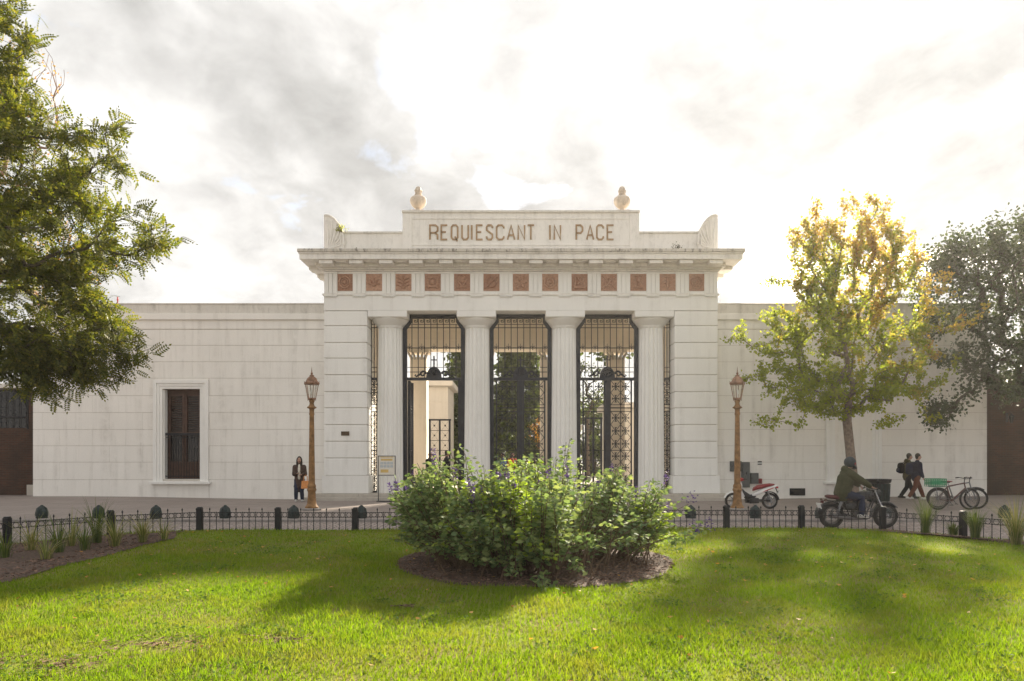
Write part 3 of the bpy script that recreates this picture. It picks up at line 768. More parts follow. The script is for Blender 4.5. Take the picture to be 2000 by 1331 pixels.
for px in (817, 1215):
    x = wx(px, PY+.4)-XC
    u = link('urn', umm, gh, (x, .42, 11.945-.07)); link('urn_plinth', ubm, u); link('flame', ufm, u)
# corner acroteria: half shells
def acro(s):
    x_out = XC+s*(HW-.01)
    pts = [(0, 10.06), (0, 11.63), (.10, 11.66), (.24, 11.63), (.42, 11.50), (.58, 11.30), (.70, 11.05), (.78, 10.78), (.80, 10.45), (.78, 10.06)]
    m = MB(); m.prism([(x_out-s*u, z) for u, z in pts], PY-.03, PY+.75); a = m.build('acroterion', M['cornice'], gh)
    # rim and ribs
    m = MB(); m.tube([(x_out-s*u, PY-.03, z) for u, z in pts[1:-1]], .045, 6); m.build('shell_rim', M['cornice'], a, smooth=True)
    for k in range(7):
        th = R(96-k*13.5); L = 1.45-.07*k; bx, bz = .16+.03*k, 10.16+.025*k
        P = []
        for q in range(6):
            f = q/5; u = bx+math.cos(th)*L*f*.60+.05*math.sin(f*3); z = bz+math.sin(th)*L*f*(1-.10*f)
            u = max(.05, min(.68, u)); P.append((x_out-s*u, PY-.045, z))
        m = MB(); m.tube(P, [.02, .032, .040, .044, .042, .025], 6); m.build('shell_rib', M['cornice'], a, smooth=True)
acro(-1); acro(1)
# portico interior: ceiling, rear beam and rear pillars with leafy capitals
m = MB(); m.box(XC-HW+.1, XC+HW-.1, PY+1.2, 34.0, 8.75, 9.50); m.build('ceiling', M['interior'], gh)
m = MB(); m.box(XC-HW+.1, XC+HW-.1, 33.0, 33.95, 7.05, 8.745); m.build('rear_beam', M['interior'], gh)
for z, p in ((7.45, .05), (7.95, .05), (8.3, .10)):
    m = MB(); m.box(XC-6.25, XC+6.25, 33.0-p, 32.998, z, z+.07); m.build('beam_moulding', M['interior'], gh)
for px_ in (-4.9, -1.75, 1.42, 4.7):
    x = XC+px_
    m = MB(); m.cbox((x, 33.45, 3.5), (.40, .40, 3.17), ch=.02); p = m.build('rear_pillar', M['interior'], gh)
    m = MB(); m.cbox((x, 33.45, 6.97), (.52, .48, .075), ch=.02); m.build('pillar_cap', M['interior'], p)
    m = MB(); m.cbox((x, 33.45, .62), (.5, .48, .29), ch=.03); m.build('pillar_base', M['interior'], p)
    for k in range(5):
        m = MB(); u = (k-2)*.19; m.tube([(x+u*.8, 33.03, 6.55), (x+u, 32.98, 6.72), (x+u*1.25, 32.90, 6.86), (x+u*1.35, 32.88, 6.80)], [.06, .075, .05, .015], 6); m.build('capital_leaf', M['stone'], p, smooth=True)
m = MB(); m.box(XC-.60*0-6.24, XC+6.24, PY+.9, 34, .3282, .334); m.build('portico_floor', M['stone'], gh)
# plaque on the left pier
m = MB(); m.cbox((wx(674.5, PY), PY-.012, wz(847, PY)), (.165, .02, .085), ch=.008); m2 = m.build('wall_plaque', M['plaque']); 
tag(m2, 'small bronze plaque fixed to the smooth white corner pier', 'plaque')
# weeds rooted in the parapet
def weed(name, label, x, y, z, h, n, mat, spread=.5):
    w_ = thing(name, label, 'plant', (x, y, z))
    P = np.tile([x, y, z], (n, 1))+rng.normal(0, 1, (n, 3))*[.10, .03, .0]
    D = rand_dirs(n, .2, 1)*[spread, spread*.5, 1]
    m = MB()
    for k in range(10):
        d = Vector(D[k]); p = Vector(P[k]); m.tube([p, p+d*h*.5, p+d*h*.9+Vector((0, 0, -.02))], [.008, .006, .003], 4)
    m.build('stems', M['stem'], w_)
    scatter_mesh('leaves', mat, P+D*rng.uniform(.2, 1, n)[:, None]*h, rand_dirs(n, -.5, 1), rand_dirs(n), rng.uniform(.04, .08, n), [(-.5, 0, 0), (0, -.3, .05), (.5, 0, 0), (0, .3, .05)], [(0, 1, 2, 3)], w_)
weed('wall_weed', 'dry brown weed tuft on the ledge near the right shell ornament', wx(1320, 27.6), 27.45, 10.06, .42, 160, M['weed'])
weed('wall_weed', 'small dry weed on the ledge near the left shell ornament', wx(699, 27.6), 27.5, 10.06, .2, 70, M['weed'])
weed('wall_fern', 'yellow green fern growing on the left shell ornament', wx(667, 27.8), 27.72, 10.93, .45, 150, M['moss'], .25)

# ------------------------------------------------------------------ iron gates and grilles between the columns
GY = CY+.02
zz = lambda y: wz(y, GY)
def cross_mesh():
    m = MB(); a, w = .155, .024
    for k in range(4):
        d = Vector((math.cos(k*math.pi/2), 0, math.sin(k*math.pi/2))); n = Vector((-d.z, 0, d.x))
        q = [d*.02-n*w*.6, d*a*.75-n*w, d*a-n*w*2.6, d*a+n*w*2.6, d*a*.75+n*w, d*.02+n*w*.6]
        m.prism([(v.x, v.z) for v in q], -.012, .012)
    m.lathe([(.001, -.014), (.035, -.012), (.035, .012), (.001, .014)], 8, cap=False)
    return m.mesh('cross_ornament', M['gate_iron'])
CROSS = cross_mesh()
def xlat(w, h):
    m = MB()
    for s in (-1, 1): m.tube([(-w/2, 0, -s*h/2), (w/2, 0, s*h/2)], .0125, 4)
    return m.mesh('lattice_cross', M['gate_iron'])
_xl = {}
def lattice(parent, x0, x1, z0, z1, y, rows):
    o = ORG[parent.name]; w = x1-x0; h = (z1-z0)/rows; k = (round(w, 3), round(h, 3))
    if k not in _xl: _xl[k] = xlat(w, h)
    for r in range(rows):
        c = ((x0+x1)/2-o.x, y-o.y, z0+h*(r+.5)-o.z)
        link('lattice_cross', _xl[k], parent, c); link('cross_ornament', CROSS, parent, c)
def bar(parent, name, a, b, r, y=None, n=6):
    m = MB(); m.tube([a, b], r, n); return m.build(name, M['gate_iron'], parent)
def bbox(parent, name, x0, x1, z0, z1, d=.04, y=GY):
    m = MB(); m.box(x0, x1, y-d, y+d, z0, z1); return m.build(name, M['gate_iron'], parent)
def fleur(x, z, y):
    m = MB()
    m.tube([(x, y, z-.10), (x, y, z+.18)], [.014, .008], 5)
    for s in (-1, 1): m.tube([(x, y, z+.02), (x+s*.07, y, z+.08), (x+s*.10, y, z+.02), (x+s*.07, y, z-.03)], [.013, .013, .012, .008], 5)
    return m
def meander(parent, x0, n, w, z0, z1):
    m = MB(); t_ = .013; h = z1-z0
    for i in range(n):
        a = x0+i*w
        P = [(0, .08), (.0, .95), (.82, .95), (.82, .32), (.36, .32), (.36, .62), (.6, .62)]
        for p, q in zip(P[:-1], P[1:]):
            xa, za, xb, zb = a+p[0]*w, z0+p[1]*h, a+q[0]*w, z0+q[1]*h
            m.box(min(xa, xb)-t_, max(xa, xb)+t_, GY-.012, GY+.012, min(za, zb)-t_, max(za, zb)+t_)
    m.build('meander_band', M['gate_iron'], parent)
def gate(i, label, style):
    bx = XC+(i-1)*CS
    g = thing('iron_gate', label, 'gate', (bx, GY, SZ))
    top = 7.78
    for s in (-1, 1):
        m = MB()
        o = [(1.12, SZ), (1.27, SZ), (1.30, 7.19), (1.045, 7.50), (1.045, top), (.93, top), (.93, 7.46), (1.13, 7.17)]
        m.prism([(bx+s*u, z) for u, z in o], GY-.07, GY+.07); m.build('gate_post', M['gate_iron'], g)
    bbox(g, 'top_rail', bx-.928, bx+.928, 7.655, top-.003, .05)
    for k in range(8):
        x = bx+(k-3.5)*.264; zt = 7.654 if abs(k-3.5) < 3.4 else 7.38
        bar(g, 'bar', (x, GY, zz(739)), (x, GY, zt), .018)
    for y, r, hw in ((621.5, .012, .92), (634, .012, .98), (640.5, .016, 1.115), (680, .019, 1.115), (718, .012, 1.115), (727, .014, 1.115)):
        bar(g, 'rail', (bx-hw, GY, zz(y)), (bx+hw, GY, zz(y)), r)
    meander(g, bx-.91, 7, .26, zz(633), zz(622))
    for k in range(5): fleur(bx+(k-2)*.51, zz(680), GY-.02).build('fleur_ornament', M['gate_iron'], g)
    bbox(g, 'transom', bx-1.12, bx+1.12, zz(743.5), zz(738), .06)
    zt = zz(738)
    m = MB(); m.prism([(bx+.32*math.cos(a*math.pi/14), zt+.46*math.sin(a*math.pi/14)) for a in range(15)], GY-.05, GY+.05); md = m.build('medallion', M['gate_iron'], g)
    m = MB(); m.torus((bx, GY-.05, zt+.2), .13, .022, 16, 6); m.ell((bx, GY-.05, zt+.2), (.07, .03, .1), 8, 6)
    for a in range(5): m.ell((bx+.22*math.cos(.5+a*.535), GY-.05, zt+.37*math.sin(.5+a*.535)), (.035, .03, .035), 8, 5)
    m.build('medallion_relief', M['iron'], md)
    m = MB(); zb = zt+.45; m.box(bx-.03, bx+.03, GY-.02, GY+.02, zb, zb+.46); m.box(bx-.14, bx+.14, GY-.021, GY+.021, zb+.27, zb+.315); m.build('cross', M['gate_iron'], md)
    for s in (-1, 1):
        m = MB(); P = []
        for q in range(13):
            a = q/12; an = a*2.2*math.pi; rr = .135*(1-.72*a); P.append((bx+s*(.46-rr*math.cos(an)*1.0), GY, zt+.15+rr*math.sin(an)))
        m.tube(P, [.050-.02*q/12 for q in range(13)], 6)
        m.tube([(bx+s*.58, GY, zt+.15), (bx+s*.66, GY, zt+.10), (bx+s*.74, GY, zt+.05), (bx+s*.80, GY, zt+.10), (bx+s*.76, GY, zt+.14)], [.045, .042, .036, .03, .018], 6)
        m.build('scroll', M['gate_iron'], g, smooth=True)
    z0, z1 = SZ+.06, zz(743.5)
    def leaf_panel(xa, xb, y, wick=False, cells=2):
        bbox(g, 'stile', xa, xa+.06, z0, z1, .03, y); bbox(g, 'stile', xb-.06, xb, z0, z1, .03, y)
        for yy, r in ((791, .014), (797, .024), (804, .016), (880, .014)): bar(g, 'rail', (xa, y, zz(yy)), (xb, y, zz(yy)), r)
        bbox(g, 'kick_rail', xa+.06, xb-.06, z0, z0+.25, .025, y)
        w = (xb-xa-.12)/cells
        for c in range(1, cells): bar(g, 'bar', (xa+.06+w*c, y, z0+.25), (xa+.06+w*c, y, z1), .018)
        for c in range(cells):
            p, q = xa+.06+w*c, xa+.06+w*(c+1)
            lattice(g, p, q, zz(791), z1, y, 2)
            if not wick:
                lattice(g, p, q, zz(880), zz(804), y, 3); lattice(g, p, q, z0+.25, zz(880), y, 3)
    def wicket(xa, xb, y, par, zt_):
        for p, q in ((xa, xa+.075), (xb-.075, xb), ((xa+xb)/2-.04, (xa+xb)/2+.04)): bbox(par, 'stile', p, q, SZ+.03, zt_, .03, y)
        bbox(par, 'head_rail', xa-.02, xb+.02, zt_, zt_+.07, .035, y)
        for r in range(7):
            z = SZ+.05+(zt_-SZ-.05)*r/7
            bar(par, 'rail', (xa, y, z), (xb, y, z), .012)
            for s in (.25, .75):
                m = MB(); x = xa+(xb-xa)*s; zc2 = z+(zt_-SZ-.05)/14; m.ell((x, y, zc2), (.04, .02, .04), 8, 5); m.tube([(x-.16, y, zc2-.2), (x+.16, y, zc2+.2)], .004, 4); m.tube([(x+.16, y, zc2-.2), (x-.16, y, zc2+.2)], .004, 4); m.build('boss', M['gate_iron'], par)
    if style == 'closed' or style == 'wicket':
        bbox(g, 'meeting_post', bx-.085, bx+.085, SZ, z1-.002, .05)
        leaf_panel(bx+.09, bx+1.04, GY); leaf_panel(bx-1.04, bx-.09, GY, style == 'wicket')
        if style == 'wicket': wicket(bx-.95, bx-.22, GY-.035, g, zz(819))
    else:                                                   # leaves swung inward, seen edge on
        for s, dx in ((-1, .0), (1, -.03)):
            x = bx+s*1.06
            m = MB(); m.box(x-.06, x+.06, GY+.1, GY+.2, z0, z1); m.box(x-.06, x+.06, GY+.93, GY+1.02, z0, z1); m.box(x-.028, x+.028, GY+.1, GY+1.02, z0, z0+.25); m.build('open_leaf', M['gate_iron'], g)
            for yy, r in ((791, .014), (797, .024), (804, .016), (880, .014), (744.5, .02)): bar(g, 'rail', (x, GY+.1, zz(yy)), (x, GY+1.02, zz(yy)), r)
            for q in range(3): bar(g, 'bar', (x, GY+.33+.23*q, z0+.2), (x, GY+.33+.23*q, z1), .018)
    return wicket
wk = gate(0, 'black iron gate standing open, with cross and medallion over the transom, beside the framed notice', 'open')
gate(1, 'closed black iron gate between the two middle columns, with cross and medallion', 'closed')
gate(2, 'closed black iron gate with a small wicket door in one leaf', 'wicket')
wd_ = thing('wicket_door', 'black wicket door with dotted square panels standing behind the open gate', 'door', (wx(859, 30), 30.0, SZ))
wk(wx(838, 30), wx(880, 30), 30.0, wd_, wz(822, 30))
for s, lab in ((-1, 'narrow black iron grille with crosses between the plaque pier and a column'), (1, 'narrow black iron grille with crosses between a column and the pier nearer the parked scooter')):
    a, b = XC+s*6.25, XC+s*(5.445+.575); x0, x1 = min(a, b)-.02, max(a, b)+.02
    # the opening narrows downward as the shaft swells; frame follows the pier side
    x0, x1 = (x0+.0, x1) if s < 0 else (x0, x1)
    g = thing('iron_grille', lab, 'grille', ((x0+x1)/2, GY, SZ)); xm = (x0+x1)/2
    bbox(g, 'frame', x0, x0+.03, SZ, 7.6, .03); bbox(g, 'frame', x1-.03, x1, SZ, 7.6, .03)
    bbox(g, 'rail', x0+.03, x1-.03, SZ, SZ+.08, .03); bbox(g, 'rail', x0+.03, x1-.03, zz(743), zz(738), .03)
    bar(g, 'bar', (xm, GY, zz(738)), (xm, GY, 7.6), .018)
    for yy, r in ((634, .012), (640.5, .016), (718, .012), (727, .014), (791, .014), (797, .022), (804, .016), (880, .014)): bar(g, 'rail', (x0+.03, GY, zz(yy)), (x1-.03, GY, zz(yy)), r)
    lattice(g, x0+.03, x1-.03, zz(791), zz(743), GY, 3); lattice(g, x0+.03, x1-.03, zz(880), zz(804), GY, 5); lattice(g, x0+.03, x1-.03, SZ+.08, zz(880), GY, 5)

# ------------------------------------------------------------------ the long wings
WY = 28.1
wj = [.05]+[wz(y, WY) for y in (937, 903, 871, 839, 806, 773, 739, 707, 675, 644)]
def wing(label, s):
    xa, xb = (XC-HW, -19.72) if s < 0 else (XC+HW, 19.55)
    x0, x1 = min(xa, xb), max(xa, xb)
    g = thing('wing_wall', label, 'wall', ((x0+x1)/2, WY, .05))
    ox0, ox1 = (wx(301, WY), wx(408, WY)) if s < 0 else (wx(1613, WY), wx(1720, WY))
    oz0, oz1 = wz(942, WY), wz(743, WY)
    ix0, ix1 = (wx(318, WY), wx(391, WY)) if s < 0 else (ox0+.36, ox1-.36)
    iz0, iz1 = wz(936, WY), wz(760, WY)
    # core with the window opening
    m = MB()
    if s < 0:
        m.box(x0, ix0, WY+.02, 32, 0, 8.0); m.box(ix1, x1, WY+.02, 32, 0, 8.0); m.box(ix0, ix1, WY+.021, 32, iz1, 8.0); m.box(ix0, ix1, WY+.021, 32, 0, iz0); m.box(ix0, ix1, WY+.6, 32, iz0, iz1)
    else: m.box(x0, x1, WY+.02, 32, 0, 8.0)
    m.build('wall_core', M['joint'], g)
    L = 1.372
    for r in range(len(wj)-1):
        z0, z1 = wj[r]+(.007 if r else 0), wj[r+1]-.007
        start = x0 if s > 0 else x1; k = 0; cur = 0.0; tot = x1-x0
        first = L if r % 2 else L/2
        while cur < tot-.01:
            w = first if k == 0 else L
            e = min(tot, cur+w)
            if tot-e < .25: e = tot
            a, b = (start+cur, start+e) if s > 0 else (start-e, start-cur)
            cur = e; k += 1
            segs = [(a, b)]
            if z1 > oz0-.02 and z0 < oz1+.01:
                segs = []
                if a < ox0: segs.append((a, min(b, ox0)))
                if b > ox1: segs.append((max(a, ox1), b))
            for p, q in segs:
                if q-p < .03: continue
                zz0, zz1 = z0, z1
                block(g, M['wall'], p+.0014, q-.0014, zz0, zz1, WY, .018, .003)
            if z1 > oz0-.02 and z0 < oz1+.01 and a < ox1 and b > ox0:      # slips of stone above and below the surround
                p, q = max(a, ox0), min(b, ox1)
                if z0 < oz0-.06 and q-p > .03: block(g, M['wall'], p+.0035, q-.0035, z0, oz0-.05, WY, .018, .004)
                if z1 > oz1+.03 and q-p > .03: block(g, M['wall'], p+.0035, q-.0035, oz1+.005, z1, WY, .018, .004)
    zt = [wz(y, WY) for y in (643.5, 625.5, 613, 593)]
    def bnd(name, mat, a, b, pr, ch=.01):
        e = 0 if pr < 0 else pr
        m = MB(); xo0, xo1 = (x0-e, x1-.004) if s < 0 else (x0+.004, x1+e)
        m.cbox(((xo0+xo1)/2, (WY-pr+32)/2, (a+b)/2), ((xo1-xo0)/2, (32-WY+pr)/2, (b-a)/2), ch=ch); m.build(name, mat, g)
    bnd('frieze_band', M['wall'], zt[0]+.01, zt[1]-.002, .012); bnd('cornice_band', M['wall'], zt[1], zt[2]-.01, .10, .02)
    bnd('attic', M['wing_coping'], zt[2]-.009, zt[3]-.06, .05); bnd('coping', M['wing_coping'], zt[3]-.059, zt[3], .075)
    # moulded surround
    def ring(name, a0, a1, b0, b1, w, d, bottom):
        m = MB()
        m.box(a0, a0+w, WY-d, WY+.017, b0, b1); m.box(a1-w, a1, WY-d, WY+.017, b0, b1); m.box(a0+w, a1-w, WY-d, WY+.017, b1-w, b1)
        if bottom: m.box(a0+w, a1-w, WY-d, WY+.017, b0, b0+w)
        return m.build(name, M['pier'], g)
    sr = ring('window_surround', ox0, ox1, oz0, oz1, .13, .09, False)
    ring('surround_moulding', ox0+.132, ox1-.132, oz0, oz1-.132, .11, .055, False)
    ring('surround_moulding', ox0+.244, ox1-.244, oz0, oz1-.244, max(.05, ix0-ox0-.246), .03, False)
    m = MB(); m.cbox(((ox0+ox1)/2, WY-.06, oz0-.02), ((ox1-ox0)/2+.11, .13, .055), ch=.015); m.build('sill', M['pier'], g)
    if s > 0:
        m = MB(); m.box(ix0+.002, ix1-.002, WY-.004, WY+.017, oz0+.0, oz1-.29); m.build('blind_panel', M['wall'], g); return g
    # shuttered window
    fy = WY+.30
    m = MB(); m.box(ix0+.002, ix0+.06, WY+.03, fy-.03, iz0, iz1-.02); m.build('reveal', M['pier'], g)
    fr = MB(); fr.box(ix0, ix0+.09, fy, fy+.08, iz0, iz1); fr.box(ix1-.09, ix1, fy, fy+.08, iz0, iz1); fr.box(ix0+.09, ix1-.09, fy, fy+.08, iz1-.16, iz1); fr.box(ix0+.09, ix1-.09, fy, fy+.08, iz0, iz0+.12)
    win = fr.build('window', M['wood'], g)
    mid = (ix0+ix1)/2; zm = wz(843, WY)
    for a, b in ((ix0+.09, mid), (mid, ix1-.09)):
        m = MB(); m.box(a+.003, a+.10, fy-.02, fy+.05, iz0+.12, iz1-.16); m.box(b-.10, b-.003, fy-.02, fy+.05, iz0+.12, iz1-.16); m.box(a+.10, b-.10, fy-.02, fy+.05, zm-.1, zm); m.box(a+.10, b-.10, fy-.018, fy+.05, iz0+.12, iz0+.72); m.box(a+.10, b-.10, fy-.018, fy+.05, iz1-.26, iz1-.16)
        m.build('shutter_frame', M['wood'], win)
        n = 20
        for q in range(n):
            z = zm+(iz1-.27-zm)*(q+.5)/n
            m = MB(); m.cbox(((a+b)/2, fy+.005, z), ((b-a)/2-.10, .022, .006), Matrix.Rotation(R(-38), 3, 'X')); m.build('slat', M['wood'], win)
        m = MB(); m.box(a+.10, b-.10, fy+.03, fy+.045, iz0+.72, zm-.1); m.build('pane', M['dark_glass'], win)
        m = MB(); m.box(a+.10, b-.10, fy+.052, fy+.06, zm, iz1-.26); m.build('backing', M['dark_glass'], win)
    gr = MB(); gy = WY+.10
    gr.box(ix0, ix1, gy-.02, gy+.02, zm-.16, zm-.06); gr.box(ix0, ix1, gy-.012, gy+.012, iz0+.10, iz0+.135); gr.box(ix0, ix1, gy-.012, gy+.012, zm-.26, zm-.235)
    grl = gr.build('window_grille', M['iron'], g)
    for q in range(14):
        x = ix0+(ix1-ix0)*(q+.5)/14
        m = MB(); m.tube([(x, gy, iz0+.03), (x, gy, zm-.1)], .010, 5); m.build('bar', M['iron'], grl)
    return g
wing('long white block wall with a shuttered window, left of the gatehouse', -1)
wing('long white block wall with a blind window behind the yellow green tree', 1)
# low brick buildings at both ends
bl = thing('brick_annexe', 'low dark brick building with arched iron window beside the shuttered wall', 'building', (-25, 29.2, 0.1))
BX1 = -19.74
m = MB(); m.box(-36, -20.35, 29.0, 31, 0, 3.05); m.box(-36, -23.4, 29.0, 31, 3.05, 4.70); m.box(-20.6, -20.35, 29.002, 31, 3.05, 4.7); m.box(-23.4, -20.6, 29.6, 31, 3.05, 4.7); m.build('wall', M['brick'], bl)
m = MB(); m.box(-20.348, BX1, 28.75, 31, 0, 4.9); m.build('brick_pier', M['brick'], bl)
m = MB(); m.cbox((-20.05, 28.86, .35), (.36, .16, .30), ch=.02); m.build('pier_base', M['stone'], bl)
m = MB(); m.cbox((-28, 29.9, 4.82), (8.0, 1.2, .10), ch=.02); m.build('eaves', M['wing_coping'], bl)
wf = MB(); wf.box(-23.38, -20.62, 29.35, 29.38, 3.06, 4.69); w_ = wf.build('window', M['dark_glass'], bl)
m = MB(); m.torus((-22, 29.2, 3.55), 1.30, .04, 24, 6, arc=(0.05, math.pi-.05), sy=1); m.box(-23.36, -20.64, 29.17, 29.23, 3.5, 3.56); m.build('arch_frame', M['iron'], w_)
for q in range(10):
    x = -23.3+q*.29; m = MB(); m.tube([(x, 29.2, 3.07), (x, 29.2, 4.6)], .014, 5); m.build('bar', M['iron'], w_)
m = MB(); m.tube([(-20.5, 28.93, 3.0), (-20.5, 28.93, 4.7)], .05, 6); m.build('drain_pipe', M['iron'], bl)
br_ = thing('brick_boundary_wall', 'dark brick boundary wall at the end of the wing beyond the bicycles', 'wall', (27, 29.3, .1))
m = MB(); m.box(19.56, 40, 29.0, 29.6, 0, 5.2); m.build('wall', M['brick'], br_)
m = MB(); m.box(19.58, 20.1, 28.8, 28.998, 0, 5.2); m.build('brick_pier', M['brick'], br_)
m = MB(); m.cbox((30, 29.3, 5.26), (10.4, .38, .06), ch=.015); m.build('coping', M['wing_coping'], br_)
wlm = thing('wall_lantern', 'small dark lantern mounted on the brick boundary wall', 'lamp', (wx(1969, 28.9), 28.98, 3.3))
lx = wx(1969, 28.9)
m = MB(); m.box(lx-.04, lx+.04, 28.96, 29.0, 3.3, 3.7); m.tube([(lx, 28.97, 3.62), (lx, 28.8, 3.72), (lx, 28.72, 3.62)], .015, 6); m.build('bracket', M['iron'], wlm)
m = MB(); m.lathe([(.05, 3.25), (.11, 3.52), (.13, 3.53), (.04, 3.62), (.01, 3.66)], 6, (lx, 28.72, 0)); m.build('lantern', M['iron'], wlm)
m = MB(); m.tube([(wx(230, 28.6), 28.6, 8.1), (wx(230, 28.6), 28.6, 8.52)], .025, 6); m.tube([(wx(230, 28.6)-.05, 28.6, 8.4), (wx(230, 28.6)+.05, 28.6, 8.4)], .012, 5)
tag(m.build('roof_rod', M['red']), 'short red rod standing on the coping of the shuttered wing', 'rod')
# meters, boxes and vent on the right wing
def wbox(name, label, cat, px0, px1, py0, py1, d, mat, group=None):
    x0, x1, z0, z1 = wx(px0, WY), wx(px1, WY), wz(py1, WY), wz(py0, WY)
    t_ = thing(name, label, cat, ((x0+x1)/2, WY, z0), group=group)
    m = MB(); m.cbox(((x0+x1)/2, WY-d/2, (z0+z1)/2), ((x1-x0)/2, d/2, (z1-z0)/2), ch=.012); b = m.build('box', mat, t_)
    m = MB(); m.cbox(((x0+x1)/2, WY-d-.004, (z0+z1)/2), ((x1-x0)/2-.03, .006, (z1-z0)/2-.03), ch=.004); m.build('door', mat, t_)
    m = MB(); m.cbox((x0+.05, WY-d-.015, (z0+z1)/2), (.012, .008, .03)); m.build('latch', M['black'], t_)
    return t_
wbox('meter_box', 'square grey meter box on the wall behind the lamp post', 'utility box', 1425, 1446.5, 901, 921, .14, M['grey_box'])
wbox('meter_box', 'tall grey meter box on the wall behind the scooter', 'utility box', 1447, 1461.5, 902.5, 952, .20, M['grey_box'])
wbox('meter_box', 'small grey junction box above the scooter seat', 'utility box', 1463.5, 1479, 924, 945, .16, M['grey_box'])
wbox('alarm_box', 'little red box beside the grey junction box', 'utility box', 1479.5, 1486.5, 935, 945, .12, M['red_seat'])
x0, x1 = wx(1479, WY), wx(1488, WY)
sg = thing('wall_sign', 'tiny white sign with two dark bars on the wall', 'sign', ((x0+x1)/2, WY, wz(908.5, WY)))
m = MB(); m.box(x0, x1, WY-.02, WY+.0, wz(908.5, WY), wz(900.5, WY)); m.build('board', M['plate'], sg)
for a, b in ((901, 903.6), (906, 908)):
    m = MB(); m.box(x0+.01, x1-.01, WY-.024, WY-.0205, wz(b, WY), wz(a, WY)); m.build('dark_bar', M['black'], sg)
x0, x1 = wx(1543, WY), wx(1571, WY); z0, z1 = wz(967, WY), wz(955, WY)
vt = thing('wall_vent', 'black rectangular vent low in the wall between scooter and motorcycle', 'vent', ((x0+x1)/2, WY, z0))
m = MB(); m.box(x0, x1, WY-.012, WY+.005, z0, z1); m.build('backing', M['black'], vt)
m = MB(); m.box(x0-.02, x0, WY-.03, WY, z0-.02, z1+.02); m.box(x1, x1+.02, WY-.03, WY, z0-.02, z1+.02); m.box(x0, x1, WY-.03, WY, z1, z1+.02); m.box(x0, x1, WY-.03, WY, z0-.02, z0); m.build('frame', M['iron'], vt)
for q in range(5):
    z = z0+(z1-z0)*(q+.5)/5; m = MB(); m.cbox(((x0+x1)/2, WY-.02, z), ((x1-x0)/2-.002, .012, .008), Matrix.Rotation(R(30), 3, 'X')); m.build('slat', M['iron'], vt)

# ------------------------------------------------------------------ seen through the gates: cemetery yard
sheet('cemetery_yard', M['yard'], [-20, -10, 0, 10, 20], [34.02, 45, 60, 80], lambda x, y: .30)
def mausoleum(label, x0, x1, y0, y1, h, rows):
    g = thing('mausoleum', label, 'building', ((x0+x1)/2, (y0+y1)/2, .3))
    m = MB(); m.box(x0+.02, x1-.02, y0+.02, y1-.02, .3, h-.01); m.build('core', M['joint'], g)
    hh = (h-.3)/rows
    for r in range(rows):
        n = max(1, round((x1-x0)/1.1)); w = (x1-x0)/n; of = (r % 2)*.5*w
        xs = [x0]+[x0+of+w*k for k in range(n+1) if x0+.2 < x0+of+w*k < x1-.2]+[x1]
        for a, b in zip(xs[:-1], xs[1:]):
            k = MB(); k.cbox(((a+b)/2, (y0+y1)/2, .3+hh*(r+.5)), ((b-a)/2-.006, (y1-y0)/2, hh/2-.006), ch=.012); k.build('stone_block', M['tomb'], g)
    m = MB(); m.cbox(((x0+x1)/2, (y0+y1)/2, h+.16), ((x1-x0)/2+.3, (y1-y0)/2+.3, .16), ch=.05); m.build('cornice', M['tomb'], g)
mausoleum('pale stone tomb with heavy cornice seen through the open gate', -9.5, -3.75, 40, 44, 6.0, 6)
mausoleum('pale stone tomb seen through the wicket gate', 5.55, 9.5, 38.5, 42, 4.6, 5)
mausoleum('low pale tomb far behind the middle gate', 2.0, 4.9, 50, 53, 3.9, 4)

# ------------------------------------------------------------------ trees
def grow_tree(base, trunk, r0, tips, step=.45, bend=.25, up=.15, tipr=.007, seed=1, expo=2.3):
    """trunk: list of points; tips: targets. Each tip joins the nearest grown node; radii by the pipe rule"""
    rr = random.Random(seed)
    nodes = [Vector(p) for p in trunk]; par = [-1]+list(range(len(trunk)-1))
    ntr = len(trunk)
    arr = np.array([p[:] for p in nodes]); top = nodes[-1]
    depth = [i*.4 for i in range(ntr)]
    tips = sorted([Vector(t_) for t_ in tips], key=lambda q: (q-top).length)
    ends = []; segs = []
    first = max(0, ntr-2)
    for tp in tips:
        A = arr[first:]
        d = np.linalg.norm(A-np.array(tp[:]), axis=1)
        # do not join nodes that lie beyond the tip seen from the fork
        dt = np.linalg.norm(A-np.array(top[:]), axis=1); L = (tp-top).length
        d = d+np.where(dt > L*.95, 3.0, 0)+.25*dt/ max(L, .1)
        j = int(np.argmin(d))+first
        a = nodes[j]; D = tp-a; n = max(2, int(D.length/step))
        side = Vector((rr.uniform(-1, 1), rr.uniform(-1, 1), rr.uniform(-.3, .8))); side -= side.project(D) if D.length > 0 else Vector()
        prev = j; chain = []
        for k in range(1, n+1):
            f = k/n
            p = a+D*f+side*(math.sin(math.pi*f)*bend*D.length*.4)+Vector((0, 0, up*D.length*math.sin(math.pi*f)*.5))
            if k < n: p += Vector((rr.uniform(-1, 1), rr.uniform(-1, 1), rr.uniform(-1, 1)))*step*.10
            nodes.append(p); par.append(prev); prev = len(nodes)-1; chain.append(prev)
        arr = np.vstack([arr, np.array([nodes[c][:] for c in chain])])
        ends.append(prev); segs.append([j]+chain)
    n = len(nodes); acc = [0]*n
    for i in range(n-1, 0, -1):
        if acc[i] == 0: acc[i] = 1
        acc[par[i]] += acc[i]
    e = math.log(r0*.8/tipr)/math.log(max(2, acc[ntr-1]))
    rad = [tipr*max(1, q)**e for q in acc]
    for i in range(ntr): rad[i] = max(rad[i], r0*(1-.35*i/max(1, ntr-1)))
    rad[0] = r0*1.25
    return nodes, par, rad, ends, segs
